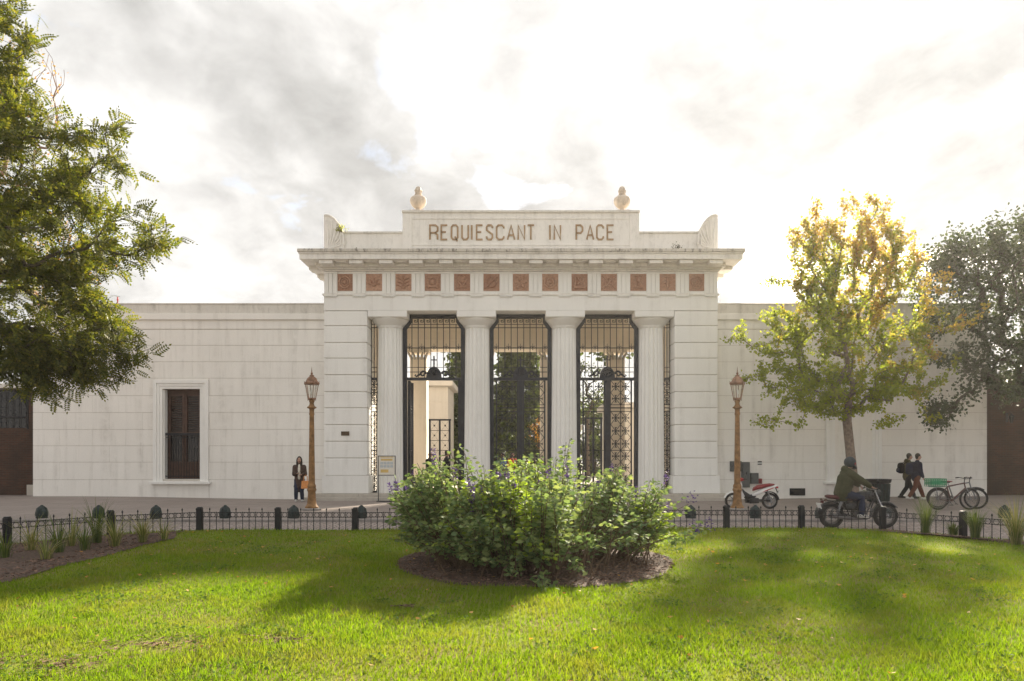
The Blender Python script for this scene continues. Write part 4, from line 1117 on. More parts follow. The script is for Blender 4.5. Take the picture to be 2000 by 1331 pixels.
def branch_mesh(tree, nodes, rad, segs, trunk_n, mat, parent, thick=.05):
    a, b = MB(), MB()
    a.tube(nodes[:trunk_n], rad[:trunk_n], 12)
    for sg_ in segs:
        P = [nodes[i] for i in sg_]; Q = [rad[i] for i in sg_]; Q[0] = min(Q[0], Q[1]*1.25)
        if Q[1] > thick: a.tube(P, Q, 8, cap=False)
        else: b.tube(P, Q, 5 if Q[1] > .015 else 3, cap=False)
    a.build('trunk', mat, parent, smooth=True)
    if b.v: stuff(b.build('branches', mat, parent, smooth=True))
def ell_tips(c, r, n, shell=.55):
    d = rand_dirs(n); k = (shell+(1-shell)*rng.random(n))**(1/1.6)
    return np.array(c)+d*k[:, None]*np.array(r)
quad = ([(0, 0, 0), (.45, -.28, .04), (1, 0, -.05), (.45, .28, .04)], [(0, 1, 2, 3)])
ovate = ([(0, 0, 0), (.30, -.30, .07), (.30, .30, .07), (.68, -.24, .04), (.68, .24, .04), (1.0, 0, -.06), (.3, 0, 0), (.68, 0, -.01)],
         [(0, 1, 6), (0, 6, 2), (1, 3, 7, 6), (6, 7, 4, 2), (3, 5, 7), (7, 5, 4)])
fan = ([(0, 0, 0), (.75, -.55, .05), (1.0, 0, -.04), (.75, .55, .05)], [(0, 1, 2, 3)])
def twig_points(nodes, segs, per, tail, spread):
    """leaf seats along the outer part of every twig"""
    P, D = [], []
    for sg_ in segs:
        pts = [nodes[i] for i in sg_]; L = [0]
        for a, b in zip(pts[:-1], pts[1:]): L.append(L[-1]+(b-a).length)
        tot = L[-1]; t0 = max(0, tot-tail)
        n = max(2, int(per*max(tot-t0, tail*.6)))
        for _ in range(n):
            s = t0+(tot-t0)*random.random()
            for i in range(len(pts)-1):
                if L[i+1] >= s: break
            f = (s-L[i])/max(1e-6, L[i+1]-L[i]); P.append((pts[i]+(pts[i+1]-pts[i])*f)[:]); D.append((pts[i+1]-pts[i]).normalized()[:])
    P, D = np.array(P), np.array(D)
    P = P+rng.normal(0, spread, P.shape)
    return P, D
# ---- feathery tree at the left, trunk just outside the view
def feather_leaf(pairs=6):
    v, f = [], []
    def lf(x, y, dx, dy, z):
        b = len(v); L = math.hypot(dx, dy); nx, ny = -dy/L*.066, dx/L*.066
        v.extend([(x, y, z), (x+dx*.5+nx, y+dy*.5+ny, z-.01), (x+dx, y+dy, z-.035), (x+dx*.5-nx, y+dy*.5-ny, z-.01)]); f.append((b, b+1, b+2, b+3))
    for k in range(pairs):
        x = .14+.80*k/pairs; z = -.30*x*x; l = .24*(1-.35*abs(k/pairs-.4))
        for s in (-1, 1): lf(x, 0, l*.45, s*l, z)
    lf(.94, 0, .22, 0, -.28)
    b = len(v); v.extend([(0, -.006, 0), (0, .006, 0), (.5, .005, -.075), (.5, -.005, -.075), (1, .003, -.3), (1, -.003, -.3)]); f.extend([(b, b+1, b+2, b+3), (b+3, b+2, b+4, b+5)])
    return v, f
def left_tree():
    base = Vector((-13.2, 13.8, 0))
    g = thing('feathery_tree', 'large green tree with feathery leaves overhanging the shuttered wall', 'tree', base)
    tips = []
    def blob(px, py, r, Y, n, fy=1.0):
        c = (wx(px, Y), Y, wz(py, Y)); rm = r/F*Y
        tips.extend(ell_tips(c, (rm, rm*fy, rm*.9), n))
    blob(55, 330, 135, 14.2, 105); blob(100, 450, 115, 13.8, 95); blob(60, 620, 135, 14.0, 125); blob(30, 690, 70, 14.0, 30); blob(150, 655, 95, 14.4, 50)
    blob(205, 690, 65, 14.8, 26); blob(245, 470, 48, 13.6, 11); blob(20, 70, 48, 13.6, 16); blob(-20, 150, 70, 13.8, 26); blob(160, 300, 68, 14.2, 22); blob(130, 730, 50, 14.6, 14); blob(60, 710, 60, 14.2, 22)
    blob(-150, 420, 240, 14.2, 110); blob(-170, 120, 220, 14.5, 45); blob(-350, 400, 280, 14, 50); blob(15, 10, 32, 13.2, 7); blob(-30, 240, 90, 13.2, 34); blob(190, 560, 70, 14.2, 16)
    for px, py, Y in ((338, 468, 13.6), (310, 480, 13.5), (235, 238, 14.2), (245, 335, 14.0), (283, 672, 14.8), (285, 420, 13.7), (240, 645, 14.7), (110, 775, 14.6), (180, 750, 14.8), (40, 180, 14)):
        for _ in range(3): tips.append((wx(px+random.uniform(-8, 8), Y), Y+random.uniform(-.4, .4), wz(py+random.uniform(-8, 8), Y)))
    tr = [base, base+Vector((.1, 0, 1.5)), base+Vector((.35, .05, 3.0)), base+Vector((.8, .1, 4.4)), base+Vector((1.3, .1, 5.6))]
    nodes, par, rad, ends, segs = grow_tree(base, tr, .30, tips, .4, .15, .06, .006, 3)
    branch_mesh(g, nodes, rad, segs, len(tr), M['dark_bark'], g)
    P, D = twig_points(nodes, segs, 18, 1.0, .10)
    n = len(P); out = D*.7+rand_dirs(n)*.9; out[:, 2] -= .12
    v, f = feather_leaf()
    N = rand_dirs(n, .25, 1)
    scatter_mesh('crown', M['left_leaf'], P, out, N, rng.uniform(.22, .36, n), v, f, g)
    return n
left_tree()
def autumn_tree():
    base = Vector((-17.8, 21.5, pave_z(-17.8, 21.5)))
    g = thing('bare_autumn_tree', 'half bare tree with orange leaves standing behind the feathery tree', 'tree', base)
    tips = []
    for px, py, r, n in ((40, 150, 85, 70), (0, 260, 120, 60), (165, 510, 45, 26), (120, 560, 60, 26), (60, 450, 90, 30), (-150, 300, 170, 60), (-160, 80, 150, 50)):
        c = (wx(px, 21.5), 21.5, wz(py, 21.5)); rm = r/F*21.5; tips.extend(ell_tips(c, (rm, rm, rm*.9), n))
    tr = [base, base+Vector((.1, 0, 2)), base+Vector((.2, .1, 4)), base+Vector((.3, .2, 6))]
    nodes, par, rad, ends, segs = grow_tree(base, tr, .22, tips, .45, .25, .2, .008, 5)
    branch_mesh(g, nodes, rad, segs, len(tr), M['twig'], g)
    P, D = twig_points(nodes, segs, 26, .7, .14)
    keep = (P[:, 2] < wz(400, 21.5)) | (rng.random(len(P)) < .22)
    P, D = P[keep], D[keep]; n = len(P)
    scatter_mesh('crown', M['orange_leaf'], P, rand_dirs(n, -1, .5), rand_dirs(n), rng.uniform(.07, .12, n), *quad, g)
autumn_tree()
GK = Vector((12.0, 24.0, pave_z(12, 24)))
def ginkgo():
    g = thing('ginkgo_tree', 'slender tree with green leaves turning yellow at the top beside the motorcycle', 'tree', GK)
    Y = GK.y; tips = []
    def blob(px, py, rx, ry, n, sh=.35):
        tips.extend(ell_tips((wx(px, Y), Y, wz(py, Y)), (rx/F*Y, rx/F*Y*.95, ry/F*Y), n, sh))
    blob(1650, 690, 170, 120, 150); blob(1680, 560, 125, 110, 110); blob(1600, 510, 75, 75, 60); blob(1725, 490, 75, 90, 60); blob(1655, 470, 85, 60, 40); blob(1645, 760, 120, 55, 60); blob(1665, 610, 120, 100, 80, .1); blob(1560, 610, 80, 70, 40); blob(1790, 690, 75, 80, 45); blob(1560, 770, 70, 55, 30); blob(1530, 690, 65, 60, 26); blob(1760, 770, 60, 45, 20); blob(1640, 790, 80, 30, 18)
    shoots = [(1597, 388), (1708, 375), (1653, 385), (1548, 452), (1690, 430), (1620, 440), (1740, 440), (1765, 470), (1500, 545), (1437, 648), (1445, 738), (1470, 620), (1495, 775), (1490, 820), (1540, 830), (1520, 600),
              (1885, 605), (1870, 640), (1840, 590), (1850, 690), (1840, 745), (1800, 815), (1750, 825), (1725, 400), (1575, 430), (1800, 520), (1660, 410), (1590, 480), (1700, 470), (1475, 690), (1810, 480), (1830, 540)]
    for px, py in shoots:
        for _ in range(3): tips.append((wx(px+random.uniform(-6, 6), Y), Y+random.uniform(-1.3, 1.3)*(.4 if py < 480 else 1), wz(py+random.uniform(-5, 5), Y)))
    tr = [GK, GK+Vector((-.02, 0, 1.0)), GK+Vector((-.12, 0, 2.0)), GK+Vector((-.22, 0, 2.95)), GK+Vector((-.22, 0, 3.3))]
    tips += [GK+Vector(q) for q in ((.6, .2, 3.9), (-.9, -.2, 3.8), (-.3, .3, 4.5), (.1, -.4, 4.6))]
    nodes, par, rad, ends, segs = grow_tree(GK, tr, .185, tips, .35, .05, .04, .008, 9)
    branch_mesh(g, nodes, rad, segs, len(tr), M['bark'], g)
    P, D = twig_points(nodes, segs, 64, 1.1, .075)
    n = len(P)
    d = rand_dirs(n); d[:, 2] -= .25
    scatter_mesh('crown', M['ginkgo'], P, d, rand_dirs(n), rng.uniform(.065, .115, n), *fan, g)
    return n
ginkgo()
# tree pit grate ring
m = MB(); m.torus((GK.x, GK.y, GK.z+.03), .62, .05, 28, 6, axis='z'); struct(m.build('tree_pit_kerb', M['granite']))
m = MB(); m.lathe([(.001, .008), (.60, .008)], 24, (GK.x, GK.y, GK.z), cap=False); struct(m.build('tree_pit_soil', M['soil']))
def broad_tree(name, label, base, r0, h0, blobs, mat, bark, lsize, per, tail, seed, spread=.12, tmpl=quad, lean=(0, 0)):
    base = Vector(base); g = thing(name, label, 'tree', base)
    tips = []
    for c, r, n in blobs: tips.extend(ell_tips(c, r, n, .45))
    tr = [base+Vector((lean[0]*k/4, lean[1]*k/4, h0*k/4)) for k in range(5)]
    nodes, par, rad, ends, segs = grow_tree(base, tr, r0, tips, .6, .12, .06, .010, seed)
    branch_mesh(g, nodes, rad, segs, len(tr), bark, g)
    P, D = twig_points(nodes, segs, per, tail, spread); n = len(P)
    d = D*.5+rand_dirs(n); d[:, 2] -= .15
    scatter_mesh('crown', mat, P, d, rand_dirs(n, 0, 1), rng.uniform(*lsize, n), *tmpl, g)
    return g
def pb(px, py, r, Y, n, fy=.9): 
    rm = r/F*Y; return ((wx(px, Y), Y, wz(py, Y)), (rm, rm*fy, rm*.85), n)
broad_tree('dark_evergreen_tree', 'big dark evergreen tree at the corner above the brick boundary wall', (20.6, 25.4, .1), .42, 4.2,
           [pb(1900, 505, 85, 25.5, 80), pb(1985, 490, 95, 25.5, 90), pb(1960, 620, 85, 25.2, 70), pb(1850, 560, 65, 26, 40), pb(1925, 690, 55, 25, 26), pb(1990, 720, 70, 25, 50), pb(1825, 640, 45, 25.6, 14),
            pb(2100, 560, 130, 25.5, 100), pb(2080, 720, 110, 25, 60), pb(2230, 560, 140, 26, 70), pb(1836, 812, 30, 24.4, 20), pb(1850, 700, 24, 24.8, 8), pb(2060, 480, 90, 26, 50), pb(1895, 745, 30, 24.8, 8), pb(1840, 500, 40, 26, 16), pb(1975, 760, 40, 24.6, 12)],
           M['dark_leaf'], M['dark_bark'], (.09, .16), 66, 1.1, 11, .17, ovate, (-.5, -.2))
for i, (x, y, h, w) in enumerate(((-3.1, 46.5, 10.4, 2.3), (.55, 48.5, 11.5, 2.9))):
    broad_tree('cypress_tree', ('dark cypress behind the open gate', 'dark cypress behind the middle gate')[i]+' in the cemetery yard', (x, y, .3), .28, h*.6,
               [((x, y, 1.6+k*(h-1.8)/6), (w*(1-.09*k), w*(1-.09*k), 1.1), 34) for k in range(7)], M['conifer'], M['dark_bark'], (.28, .48), 64, .9, 21+i, .28)
broad_tree('yard_tree', 'small leafy tree seen through the wicket gate in the cemetery yard', (4.9, 44.5, .3), .18, 4.5,
           [((4.9, 44.5, 6.8), (1.6, 1.5, 1.6), 70), ((4.3, 44.5, 5.0), (1.1, 1.1, 1.0), 30)], M['conifer'], M['dark_bark'], (.12, .18), 26, .9, 31, .14)
broad_tree('yard_tree', 'orange tinted tree low behind the middle gate in the cemetery yard', (2.6, 47, .3), .14, 2.4,
           [((2.4, 47, 3.6), (1.4, 1.2, 1.2), 50)], M['orange_leaf'], M['dark_bark'], (.12, .18), 36, .8, 33, .14)

for i, (x, y, h, w, lab) in enumerate(((6.8, 47.5, 11.5, 3.0, 'added umbrella shaped tree screening the sun behind the wicket gate'), (11.2, 48, 11.4, 3.0, 'added umbrella shaped tree screening the sun behind the end of the gatehouse'))):  # trees added to keep sun patches through the portico off the pavement
    broad_tree('sun_screen_tree', lab, (x, y, .3), .26, h*.6, [((x, y, h), (w, w, 2.9), 95)], M['conifer'], M['dark_bark'], (.3, .5), 24, 1.0, 51+i, .28)
for i, (x, y, h, w, lab) in enumerate(((-6.2, 55, 7.5, 2.6, 'broad dark yew behind the pale tomb of the open gate'), (-1.4, 56, 6.5, 2.6, 'broad dark yew far behind the middle gate'), (6.4, 56, 7.0, 2.8, 'broad dark yew far behind the wicket gate'))):
    broad_tree('yew_tree', lab, (x, y, .3), .3, h*.5, [((x, y, 1.5), (w, w*.8, 1.3), 40), ((x, y, h*.55), (w*.9, w*.8, h*.3), 60), ((x, y, h*.85), (w*.5, w*.5, h*.15), 20)], M['conifer'], M['dark_bark'], (.3, .5), 34, .9, 41+i, .25)

# ------------------------------------------------------------------ flowering salvia shrub in the round bed
def salvia():
    g = thing('salvia_shrub', 'broad leafy shrub with purple flower spikes in the round mulch bed', 'shrub', (BED[0], BED[1], lawn_z(*BED)))
    stems, fl = MB(), MB()
    P, D, N, Sz = [], [], [], []; YP, YD = [], []; FP, FD = [], []
    def hmax(a, k):
        x = math.cos(a)*k
        return 1.43-.36*k**2.2+.10*math.sin(3*a+1)+.07*math.sin(7*a)-.10*max(0, x)+(.10 if abs(x+.62) < .16 else 0)
    clumps = [(random.uniform(0, 2*math.pi), math.sqrt(random.random()), random.uniform(.66, 1.20), random.random()) for _ in range(62)]
    for i in range(860):
        ca, ck, chh, cy_ = random.choice(clumps)
        a = ca+random.gauss(0, .085)/max(.25, ck); k = min(1, max(.02, ck+random.gauss(0, .05)))
        ro = BR*.86*k; rt = max(.03, min(BR*1.03, ro*1.12+random.uniform(-.12, .22)))
        low = random.random() < .44
        zt = hmax(a, min(1, rt/(BR*1.06)))*random.uniform(.88, 1.05)*chh*(random.uniform(.30, .75) if low else 1)
        if low: rt = BR*random.uniform(.72, 1.02)
        b = Vector((BED[0]+ro*.80*math.cos(a), BED[1]+ro*.80*math.sin(a), 0)); b.z = lawn_z(b.x, b.y)+.03
        tp = Vector((BED[0]+rt*math.cos(a+random.uniform(-.12, .12)), BED[1]+rt*math.sin(a+random.uniform(-.12, .12)), lawn_z(*BED)+max(.12, zt)))
        out = Vector((math.cos(a), math.sin(a), 0))
        mid = (b+tp)*.5+out*random.uniform(-.05, .12)+Vector((0, 0, .08))
        pts = [b, b.lerp(mid, .6)+Vector((0, 0, .04)), mid, mid.lerp(tp, .55)+Vector((0, 0, .03)), tp]
        stems.tube(pts, [.008, .007, .006, .005, .003], 4, cap=False)
        L = (tp-b).length; nl = int(30*min(1.4, L)/1.0)
        young = cy_ > .93
        for q in range(nl):
            f = (.16 if low else .38)+(.84 if low else .62)*(q/nl)**.8; s_ = f*(len(pts)-1); j = min(len(pts)-2, int(s_)); p = pts[j].lerp(pts[j+1], s_-j)
            ang = random.uniform(0, 6.283); dd = Vector((math.cos(ang), math.sin(ang), random.uniform(-.35, .35)))+out*.35
            pet = random.uniform(.02, .07); dd.normalize()
            (YP if young and f > .6 else P).append((p+dd*pet)[:])
            if young and f > .6: YD.append(dd[:])
            else: D.append(dd[:]); Sz.append(random.uniform(.042, .098)*(1.15-.6*max(0, f-.7)))
        if random.random() < .11 and not low:
            d = (tp-pts[3]).normalized()*.4+Vector((random.uniform(-.2, .2), random.uniform(-.2, .2), 1)); d.normalize(); H = random.uniform(.10, .26)
            stems.tube([tp, tp+d*H], [.004, .002], 4, cap=False)
            for q in range(24):
                FP.append((tp+d*H*random.random()+Vector((random.uniform(-.012, .012), random.uniform(-.012, .012), 0)))[:]); FD.append((random.uniform(-1, 1), random.uniform(-1, 1), random.uniform(-.2, .5)))
    # a few stray shoots leaning out over the lawn
    for px, py, Y in ((1380, 1035, 9.9), (1355, 1045, 9.7), (768, 945, 10.4), (1070, 1160, 8.35), (1000, 1120, 8.7), (1140, 1110, 8.7), (1345, 985, 10.2), (880, 885, 10.6), (905, 880, 10.8), (1135, 900, 10.4), (1060, 1145, 8.4)):
        tp = Vector((wx(px, Y), Y, wz(py, Y))); c = Vector((BED[0], BED[1], 0)); dr = (tp-c); dr.z = 0
        b = c+dr*.55; b.z = lawn_z(b.x, b.y)+.05
        pts = [b, b.lerp(tp, .35)+Vector((0, 0, .12)), b.lerp(tp, .7)+Vector((0, 0, .10)), tp]
        stems.tube(pts, [.008, .007, .005, .004], 4, cap=False)
        for q in range(46):
            p = b.lerp(tp, .55+.45*random.random())+Vector((random.gauss(0, .06), random.gauss(0, .06), random.gauss(.03, .05)))
            P.append(p[:]); D.append((random.uniform(-1, 1), random.uniform(-1, 1), random.uniform(-.4, .4))); Sz.append(random.uniform(.05, .10))
        if px > 1340:
            for q in range(30): FP.append((tp+Vector((random.gauss(.05, .05), random.gauss(0, .03), random.gauss(.08, .05))))[:]); FD.append((random.uniform(-1, 1), random.uniform(-1, 1), .3))
    # bare dead stems at the foot
    for i in range(120):
        a = random.uniform(0, 6.283); r = BR*random.uniform(.45, .88); b = Vector((BED[0]+r*math.cos(a), BED[1]+r*math.sin(a), 0)); b.z = lawn_z(b.x, b.y)+.03
        e = b+Vector((random.uniform(-.3, .3), random.uniform(-.3, .3), random.uniform(.25, .7))); stems.tube([b, b.lerp(e, .5)+Vector((random.uniform(-.05, .05), 0, .03)), e], [.009, .007, .004], 4, cap=False)
    stems.build('stems', M['stem'], g)
    n = len(P); N = rand_dirs(n, .15, 1)
    scatter_mesh('foliage', M['salvia'], P, D, N, Sz, *ovate, g)
    n = len(YP); scatter_mesh('young_foliage', M['salvia_young'], YP, YD, rand_dirs(n, .2, 1), rng.uniform(.05, .09, n), *ovate, g)
    n = len(FP); scatter_mesh('flower_spikes', M['purple'], FP, FD, rand_dirs(n), rng.uniform(.028, .055, n), *quad, g)
salvia()
# ------------------------------------------------------------------ ornamental grasses in the border beds
def reed(label, x, y, h, n, mat, spread, group):
    z = lawn_z(x, y)+.03
    g = thing('ornamental_grass', label, 'grass clump', (x, y, z), group=group)
    v, f = [], []
    for i in range(n):
        a = random.uniform(0, 6.283); r = random.uniform(0, .09); L = h*random.uniform(.55, 1.15); s = spread*random.uniform(.2, 1.0); w = random.uniform(.004, .008)
        bx_, by_ = x+r*math.cos(a), y+r*math.sin(a); wxn, wyn = -math.sin(a)*w, math.cos(a)*w
        b = len(v); K = 6
        for k in range(K):
            t_ = k/(K-1); rr = s*L*t_**1.8; zz_ = L*(t_-.38*s*t_**2.6); tw = (1-t_**2*.92)
            px_, py_ = bx_+math.cos(a)*rr, by_+math.sin(a)*rr
            v += [(px_-wxn*tw, py_-wyn*tw, z+zz_), (px_+wxn*tw, py_+wyn*tw, z+zz_)]
        f += [(b+2*k, b+2*k+1, b+2*k+3, b+2*k+2) for k in range(K-1)]
    m = MB(); m.v = v; m.f = f; off = ORG[g.name]
    me = bpy.data.meshes.new('blades'); me.from_pydata([(p[0]-off[0], p[1]-off[1], p[2]-off[2]) for p in v], [], f); me.materials.append(mat)
    link('blades', me, g)
GL, GR = 'grasses in the left border', 'grasses in the right border'
for px, py, h, n, mt, sp in ((60, 1075, .7, 60, 'reed', 1.1), (115, 1080, .8, 60, 'reed_green', .8), (140, 1068, .7, 60, 'reed', 1.1), (190, 1062, .9, 80, 'reed_green', .6), (225, 1068, .7, 80, 'reed', 1.15), (280, 1060, .7, 80, 'reed', 1.15), (10, 1090, .6, 60, 'reed_green', 1.0), (165, 1075, .6, 50, 'reed_green', 1.0), (320, 1055, .5, 40, 'reed', 1.1), (90, 1092, .55, 45, 'reed', 1.1)):
    Y = F*1.58/(py-HY); reed('tuft of long arching green grass in the mulch border by the shuttered wall side', wx(px, Y), Y, h, n, M[mt], sp, GL)
for px, py, h, n, mt, sp, lab in ((1808, 1045, .85, 120, 'reed_green', .55, 'green grass tuft leaning at the fence below the walking men'), (1905, 1055, .60, 200, 'reed_green', .45, 'dense upright green grass tuft in the border below the bicycles'),
                                  (1985, 1066, .95, 170, 'reed', .75, 'tall straw coloured arching grass clump in the border'), (1862, 1048, .3, 120, 'reed_green', .8, 'low dark tuft at the foot of a fence post in the border'), (2030, 1075, .8, 120, 'reed', .9, 'wide straw coloured grass clump at the border end')):
    Y = F*1.56/(py-HY); reed(lab, wx(px, Y), Y, h, n, M[mt], sp, GR)

# ------------------------------------------------------------------ iron fence round the lawn
fe = thing('lawn_fence', 'low black iron hoop railing with square posts along the lawn edge', 'fence', (0, 15.5, .13))
pk = MB(); pk.tube([(0, 0, -.03), (0, 0, .455)], .0085, 6); pk.tube([(0, 0, .452), (0, 0, .475), (0, 0, .51)], [.012, .017, .003], 6); pk.lathe([(.009, .28), (.016, .29), (.016, .305), (.009, .315)], 6); pk.lathe([(.009, .03), (.017, .04), (.009, .055)], 6)
PK = pk.mesh('picket', M['iron'])
pk = MB(); pk.tube([(0, 0, -.03), (0, 0, .42)], .0075, 6); pk.lathe([(.008, .28), (.014, .29), (.014, .305), (.008, .315)], 6); PK2 = pk.mesh('picket', M['iron'])
rg = MB(); rg.torus((0, 0, 0), .05, .0065, 14, 5); RG = rg.mesh('ring', M['iron'])
po = MB(); po.cbox((0, 0, .24), (.055, .055, .26), ch=.012); po.cbox((0, 0, .505), (.045, .045, .018), ch=.012); PO = po.mesh('post', M['iron'])
fo = ORG[fe.name]
for i, (x, y) in enumerate(POSTS): link('post', PO, fe, (x-fo.x, y-fo.y, lawn_z(x, y)-fo.z), (0, 0, 0))
for (xa, ya), (xb, yb) in zip(POSTS[:-1], POSTS[1:]):
    a, b = Vector((xa, ya, lawn_z(xa, ya))), Vector((xb, yb, lawn_z(xb, yb))); d = b-a; L = d.length; n = round(L/.142); ang = math.atan2(d.y, d.x)
    for h in (.40, .30):
        m = MB(); m.tube([a+Vector((0, 0, h)), a.lerp(b, .5)+Vector((0, 0, h)), b+Vector((0, 0, h))], .008, 5); m.build('rail', M['iron'], fe)
    for k in range(n):
        p = a+d*((k+.5)/n)
        link('picket', PK if k % 2 else PK2, fe, p-fo)
        if k < n-1: link('ring', RG, fe, a+d*((k+1)/n)+Vector((0, 0, .35))-fo, (0, 0, ang))

# ------------------------------------------------------------------ bollards along the kerb
bp = [(.175, 0), (.18, .02), (.175, .05), (.165, .055), (.175, .10), (.178, .16), (.165, .24), (.135, .31), (.09, .355), (.055, .375), (.05, .40), (.03, .42), (.001, .425)]
bm_ = MB(); bm_.lathe(bp, 14, cap=False)
for k in range(7): a = k*2*math.pi/7; bm_.tube([(.172*math.cos(a), .172*math.sin(a), .06), (.180*math.cos(a), .180*math.sin(a), .16), (.14*math.cos(a), .14*math.sin(a), .31), (.06*math.cos(a), .06*math.sin(a), .375)], .014, 5)
BOL = bm_.mesh('bollard', M['bollard'], smooth=True)
blab = {82: 'short dark cast iron bollard facing the brick annexe', 193: 'short dark bollard behind the tall border grasses', 305: 'short dark bollard in front of the shuttered window', 574: 'short dark bollard nearest the standing woman', 706: 'short dark bollard nearest the framed notice', 1349: 'short dark bollard half behind the flowering shrub', 1475: 'short dark bollard in front of the parked scooter', 440: 'short dark bollard between the shuttered window and the standing woman', 1603: 'short dark bollard behind the motorcycle rear wheel', 1730: 'short dark bollard behind the motorcycle front wheel', 1962: 'short dark bollard beyond the straw coloured grass'}
for px in (82, 193, 305, 440, 574, 706, 1349, 1475, 1603, 1730, 1962):
    Y = 19.2; x = wx(px, Y); o = link('bollard', BOL, None, (x, Y, pave_z(x, Y)-.002), None, (.84, .84, .88)); tag(o, blab[px], 'bollard', 'bollards along the kerb')

# ------------------------------------------------------------------ street lamps
def lamp(px, label):
    Y = 22.1; x = wx(px, Y); z = pave_z(x, Y)
    g = thing('street_lamp', label, 'street lamp', (x, Y, z), local=True); g.scale = (.92, .92, .955)
    m = MB(); m.lathe([(.34, 0), (.34, .06), (.30, .08), (.26, .085)], 8); m.build('plinth', M['granite'], g)
    m = MB(); m.lathe([(.24, .08), (.24, .12), (.20, .16), (.165, .22), (.145, .40), (.135, .62), (.15, .66), (.165, .68), (.165, .72), (.14, .76), (.152, .80), (.14, .86), (.115, .90)], 12); m.build('base', M['gold'], g, smooth=True)
    m = MB(); n = 16; vs, fs = [], []
    prof = [(.112, .90), (.103, 1.6), (.090, 2.5), (.078, 3.25)]
    for r, zz_ in prof:
        for k in range(n*2): a = math.pi*k/n; rr = r*(1 if k % 2 else .93); vs.append((rr*math.cos(a), rr*math.sin(a), zz_))
    N2 = n*2
    for i in range(len(prof)-1):
        for k in range(N2): fs.append((i*N2+k, i*N2+(k+1) % N2, (i+1)*N2+(k+1) % N2, (i+1)*N2+k))
    m.add(vs, fs); m.build('shaft', M['gold'], g)
    m = MB(); m.lathe([(.080, 3.22), (.094, 3.25), (.094, 3.29), (.084, 3.31), (.086, 3.42), (.11, 3.45), (.165, 3.47), (.165, 3.50), (.11, 3.53), (.085, 3.58), (.075, 3.64), (.10, 3.70), (.085, 3.74), (.11, 3.77)], 12); m.build('collar', M['gold'], g, smooth=True)
    # six-sided lantern
    zb, zt, rb, rt = 3.78, 4.28, .135, .235
    m = MB(); m.lathe([(rb-.02, zb-.03), (rb+.02, zb-.01), (rb+.012, zb+.03), (rb-.03, zb+.03)], 6)
    for k in range(6):
        a = k*math.pi/3; m.tube([(rb*math.cos(a), rb*math.sin(a), zb), (rt*math.cos(a), rt*math.sin(a), zt)], .014, 5); m.tube([(rb*math.cos(a), rb*math.sin(a), zb), (rb*1.05*math.cos(a), rb*1.05*math.sin(a), zb-.07)], [.016, .006], 5)
    m.lathe([(rt-.02, zt-.02), (rt+.025, zt-.02), (rt+.045, zt+.02), (rt+.02, zt+.05), (rt-.04, zt+.05)], 6)
    fr = m.build('lantern_frame', M['copper'], g)
    for k in range(6):
        a, b = k*math.pi/3, (k+1)*math.pi/3; q = .985
        m = MB(); m.add([(rb*q*math.cos(a), rb*q*math.sin(a), zb+.02), (rb*q*math.cos(b), rb*q*math.sin(b), zb+.02), (rt*q*math.cos(b), rt*q*math.sin(b), zt-.01), (rt*q*math.cos(a), rt*q*math.sin(a), zt-.01)], [(0, 1, 2, 3)]); m.build('pane', M['glass'], fr)
    m = MB(); m.tube([(0, 0, zb), (0, 0, zb+.12)], .03, 8); m.ell((0, 0, zb+.22), (.05, .05, .11), 10, 8); m.build('bulb', M['plate'], fr, smooth=True)
    m = MB(); m.lathe([(rt+.03, zt+.052), (rt-.03, zt+.10), (.17, zt+.19), (.10, zt+.25), (.075, zt+.26)], 6); rf = m.build('lantern_roof', M['copper'], g)
    for k in range(6): a = k*math.pi/3+.5236; mm = MB(); mm.tube([((rt+.02)*math.cos(a-.52), (rt+.02)*math.sin(a-.52), zt+.04), ((rt+.03)*math.cos(a-.52), (rt+.03)*math.sin(a-.52), zt+.11)], [.016, .004], 5); mm.build('crest', M['copper'], rf)
    m = MB(); m.lathe([(.075, zt+.262), (.085, zt+.29), (.05, zt+.31), (.03, zt+.34), (.045, zt+.37), (.02, zt+.40), (.014, zt+.48), (.002, zt+.60)], 8); m.build('finial', M['copper'], rf, smooth=True)
lamp(609, 'ochre street lamp with copper lantern beside the standing woman'); lamp(1440, 'ochre street lamp with copper lantern in front of the parked scooter')

# ------------------------------------------------------------------ framed notice, waste bin
NY = 26.65; nx0, nx1 = wx(739, NY), wx(772, NY)
nz0 = pave_z(-5, NY); zb_, zt_ = wz(928.5, NY), wz(891, NY)
g = thing('notice_stand', 'black framed notice board on thin legs before the steps', 'sign', ((nx0+nx1)/2, NY, nz0))
m = MB()
for x in (nx0, nx1): m.box(x-.014, x+.014, NY-.014, NY+.014, nz0+.02, zt_+.014)
m.box(nx0+.014, nx1-.014, NY-.013, NY+.013, zt_-.014, zt_+.014); m.box(nx0+.014, nx1-.014, NY-.013, NY+.013, zb_-.014, zb_+.014)
m.build('frame', M['iron'], g)
m = MB(); m.cbox(((nx0+nx1)/2, NY, nz0+.015), ((nx1-nx0)/2+.05, .16, .015), ch=.005); m.build('base_plate', M['iron'], g)
m = MB(); m.box(nx0+.015, nx1-.015, NY-.006, NY+.006, zb_+.015, zt_-.015); bo = m.build('board', M['sign_white'], g)
def prn(a, b, c, d, mt):
    H = zt_-zb_; Wd = nx1-nx0
    m = MB(); m.box(nx0+Wd*a, nx0+Wd*b, NY-.0095, NY-.0062, zb_+H*c, zb_+H*d); m.build('print', M[mt], bo)
prn(.12, .88, .92, .96, 'sign_yellow'); prn(.16, .84, .76, .86, 'sign_yellow'); prn(.14, .60, .14, .30, 'sign_yellow')
for r in range(2):
    for c_ in range(4): prn(.12+.195*c_, .12+.195*c_+.165, .40+.16*r, .40+.16*r+.13, 'sign_blue')
bz = pave_z(14.2, 25.1)
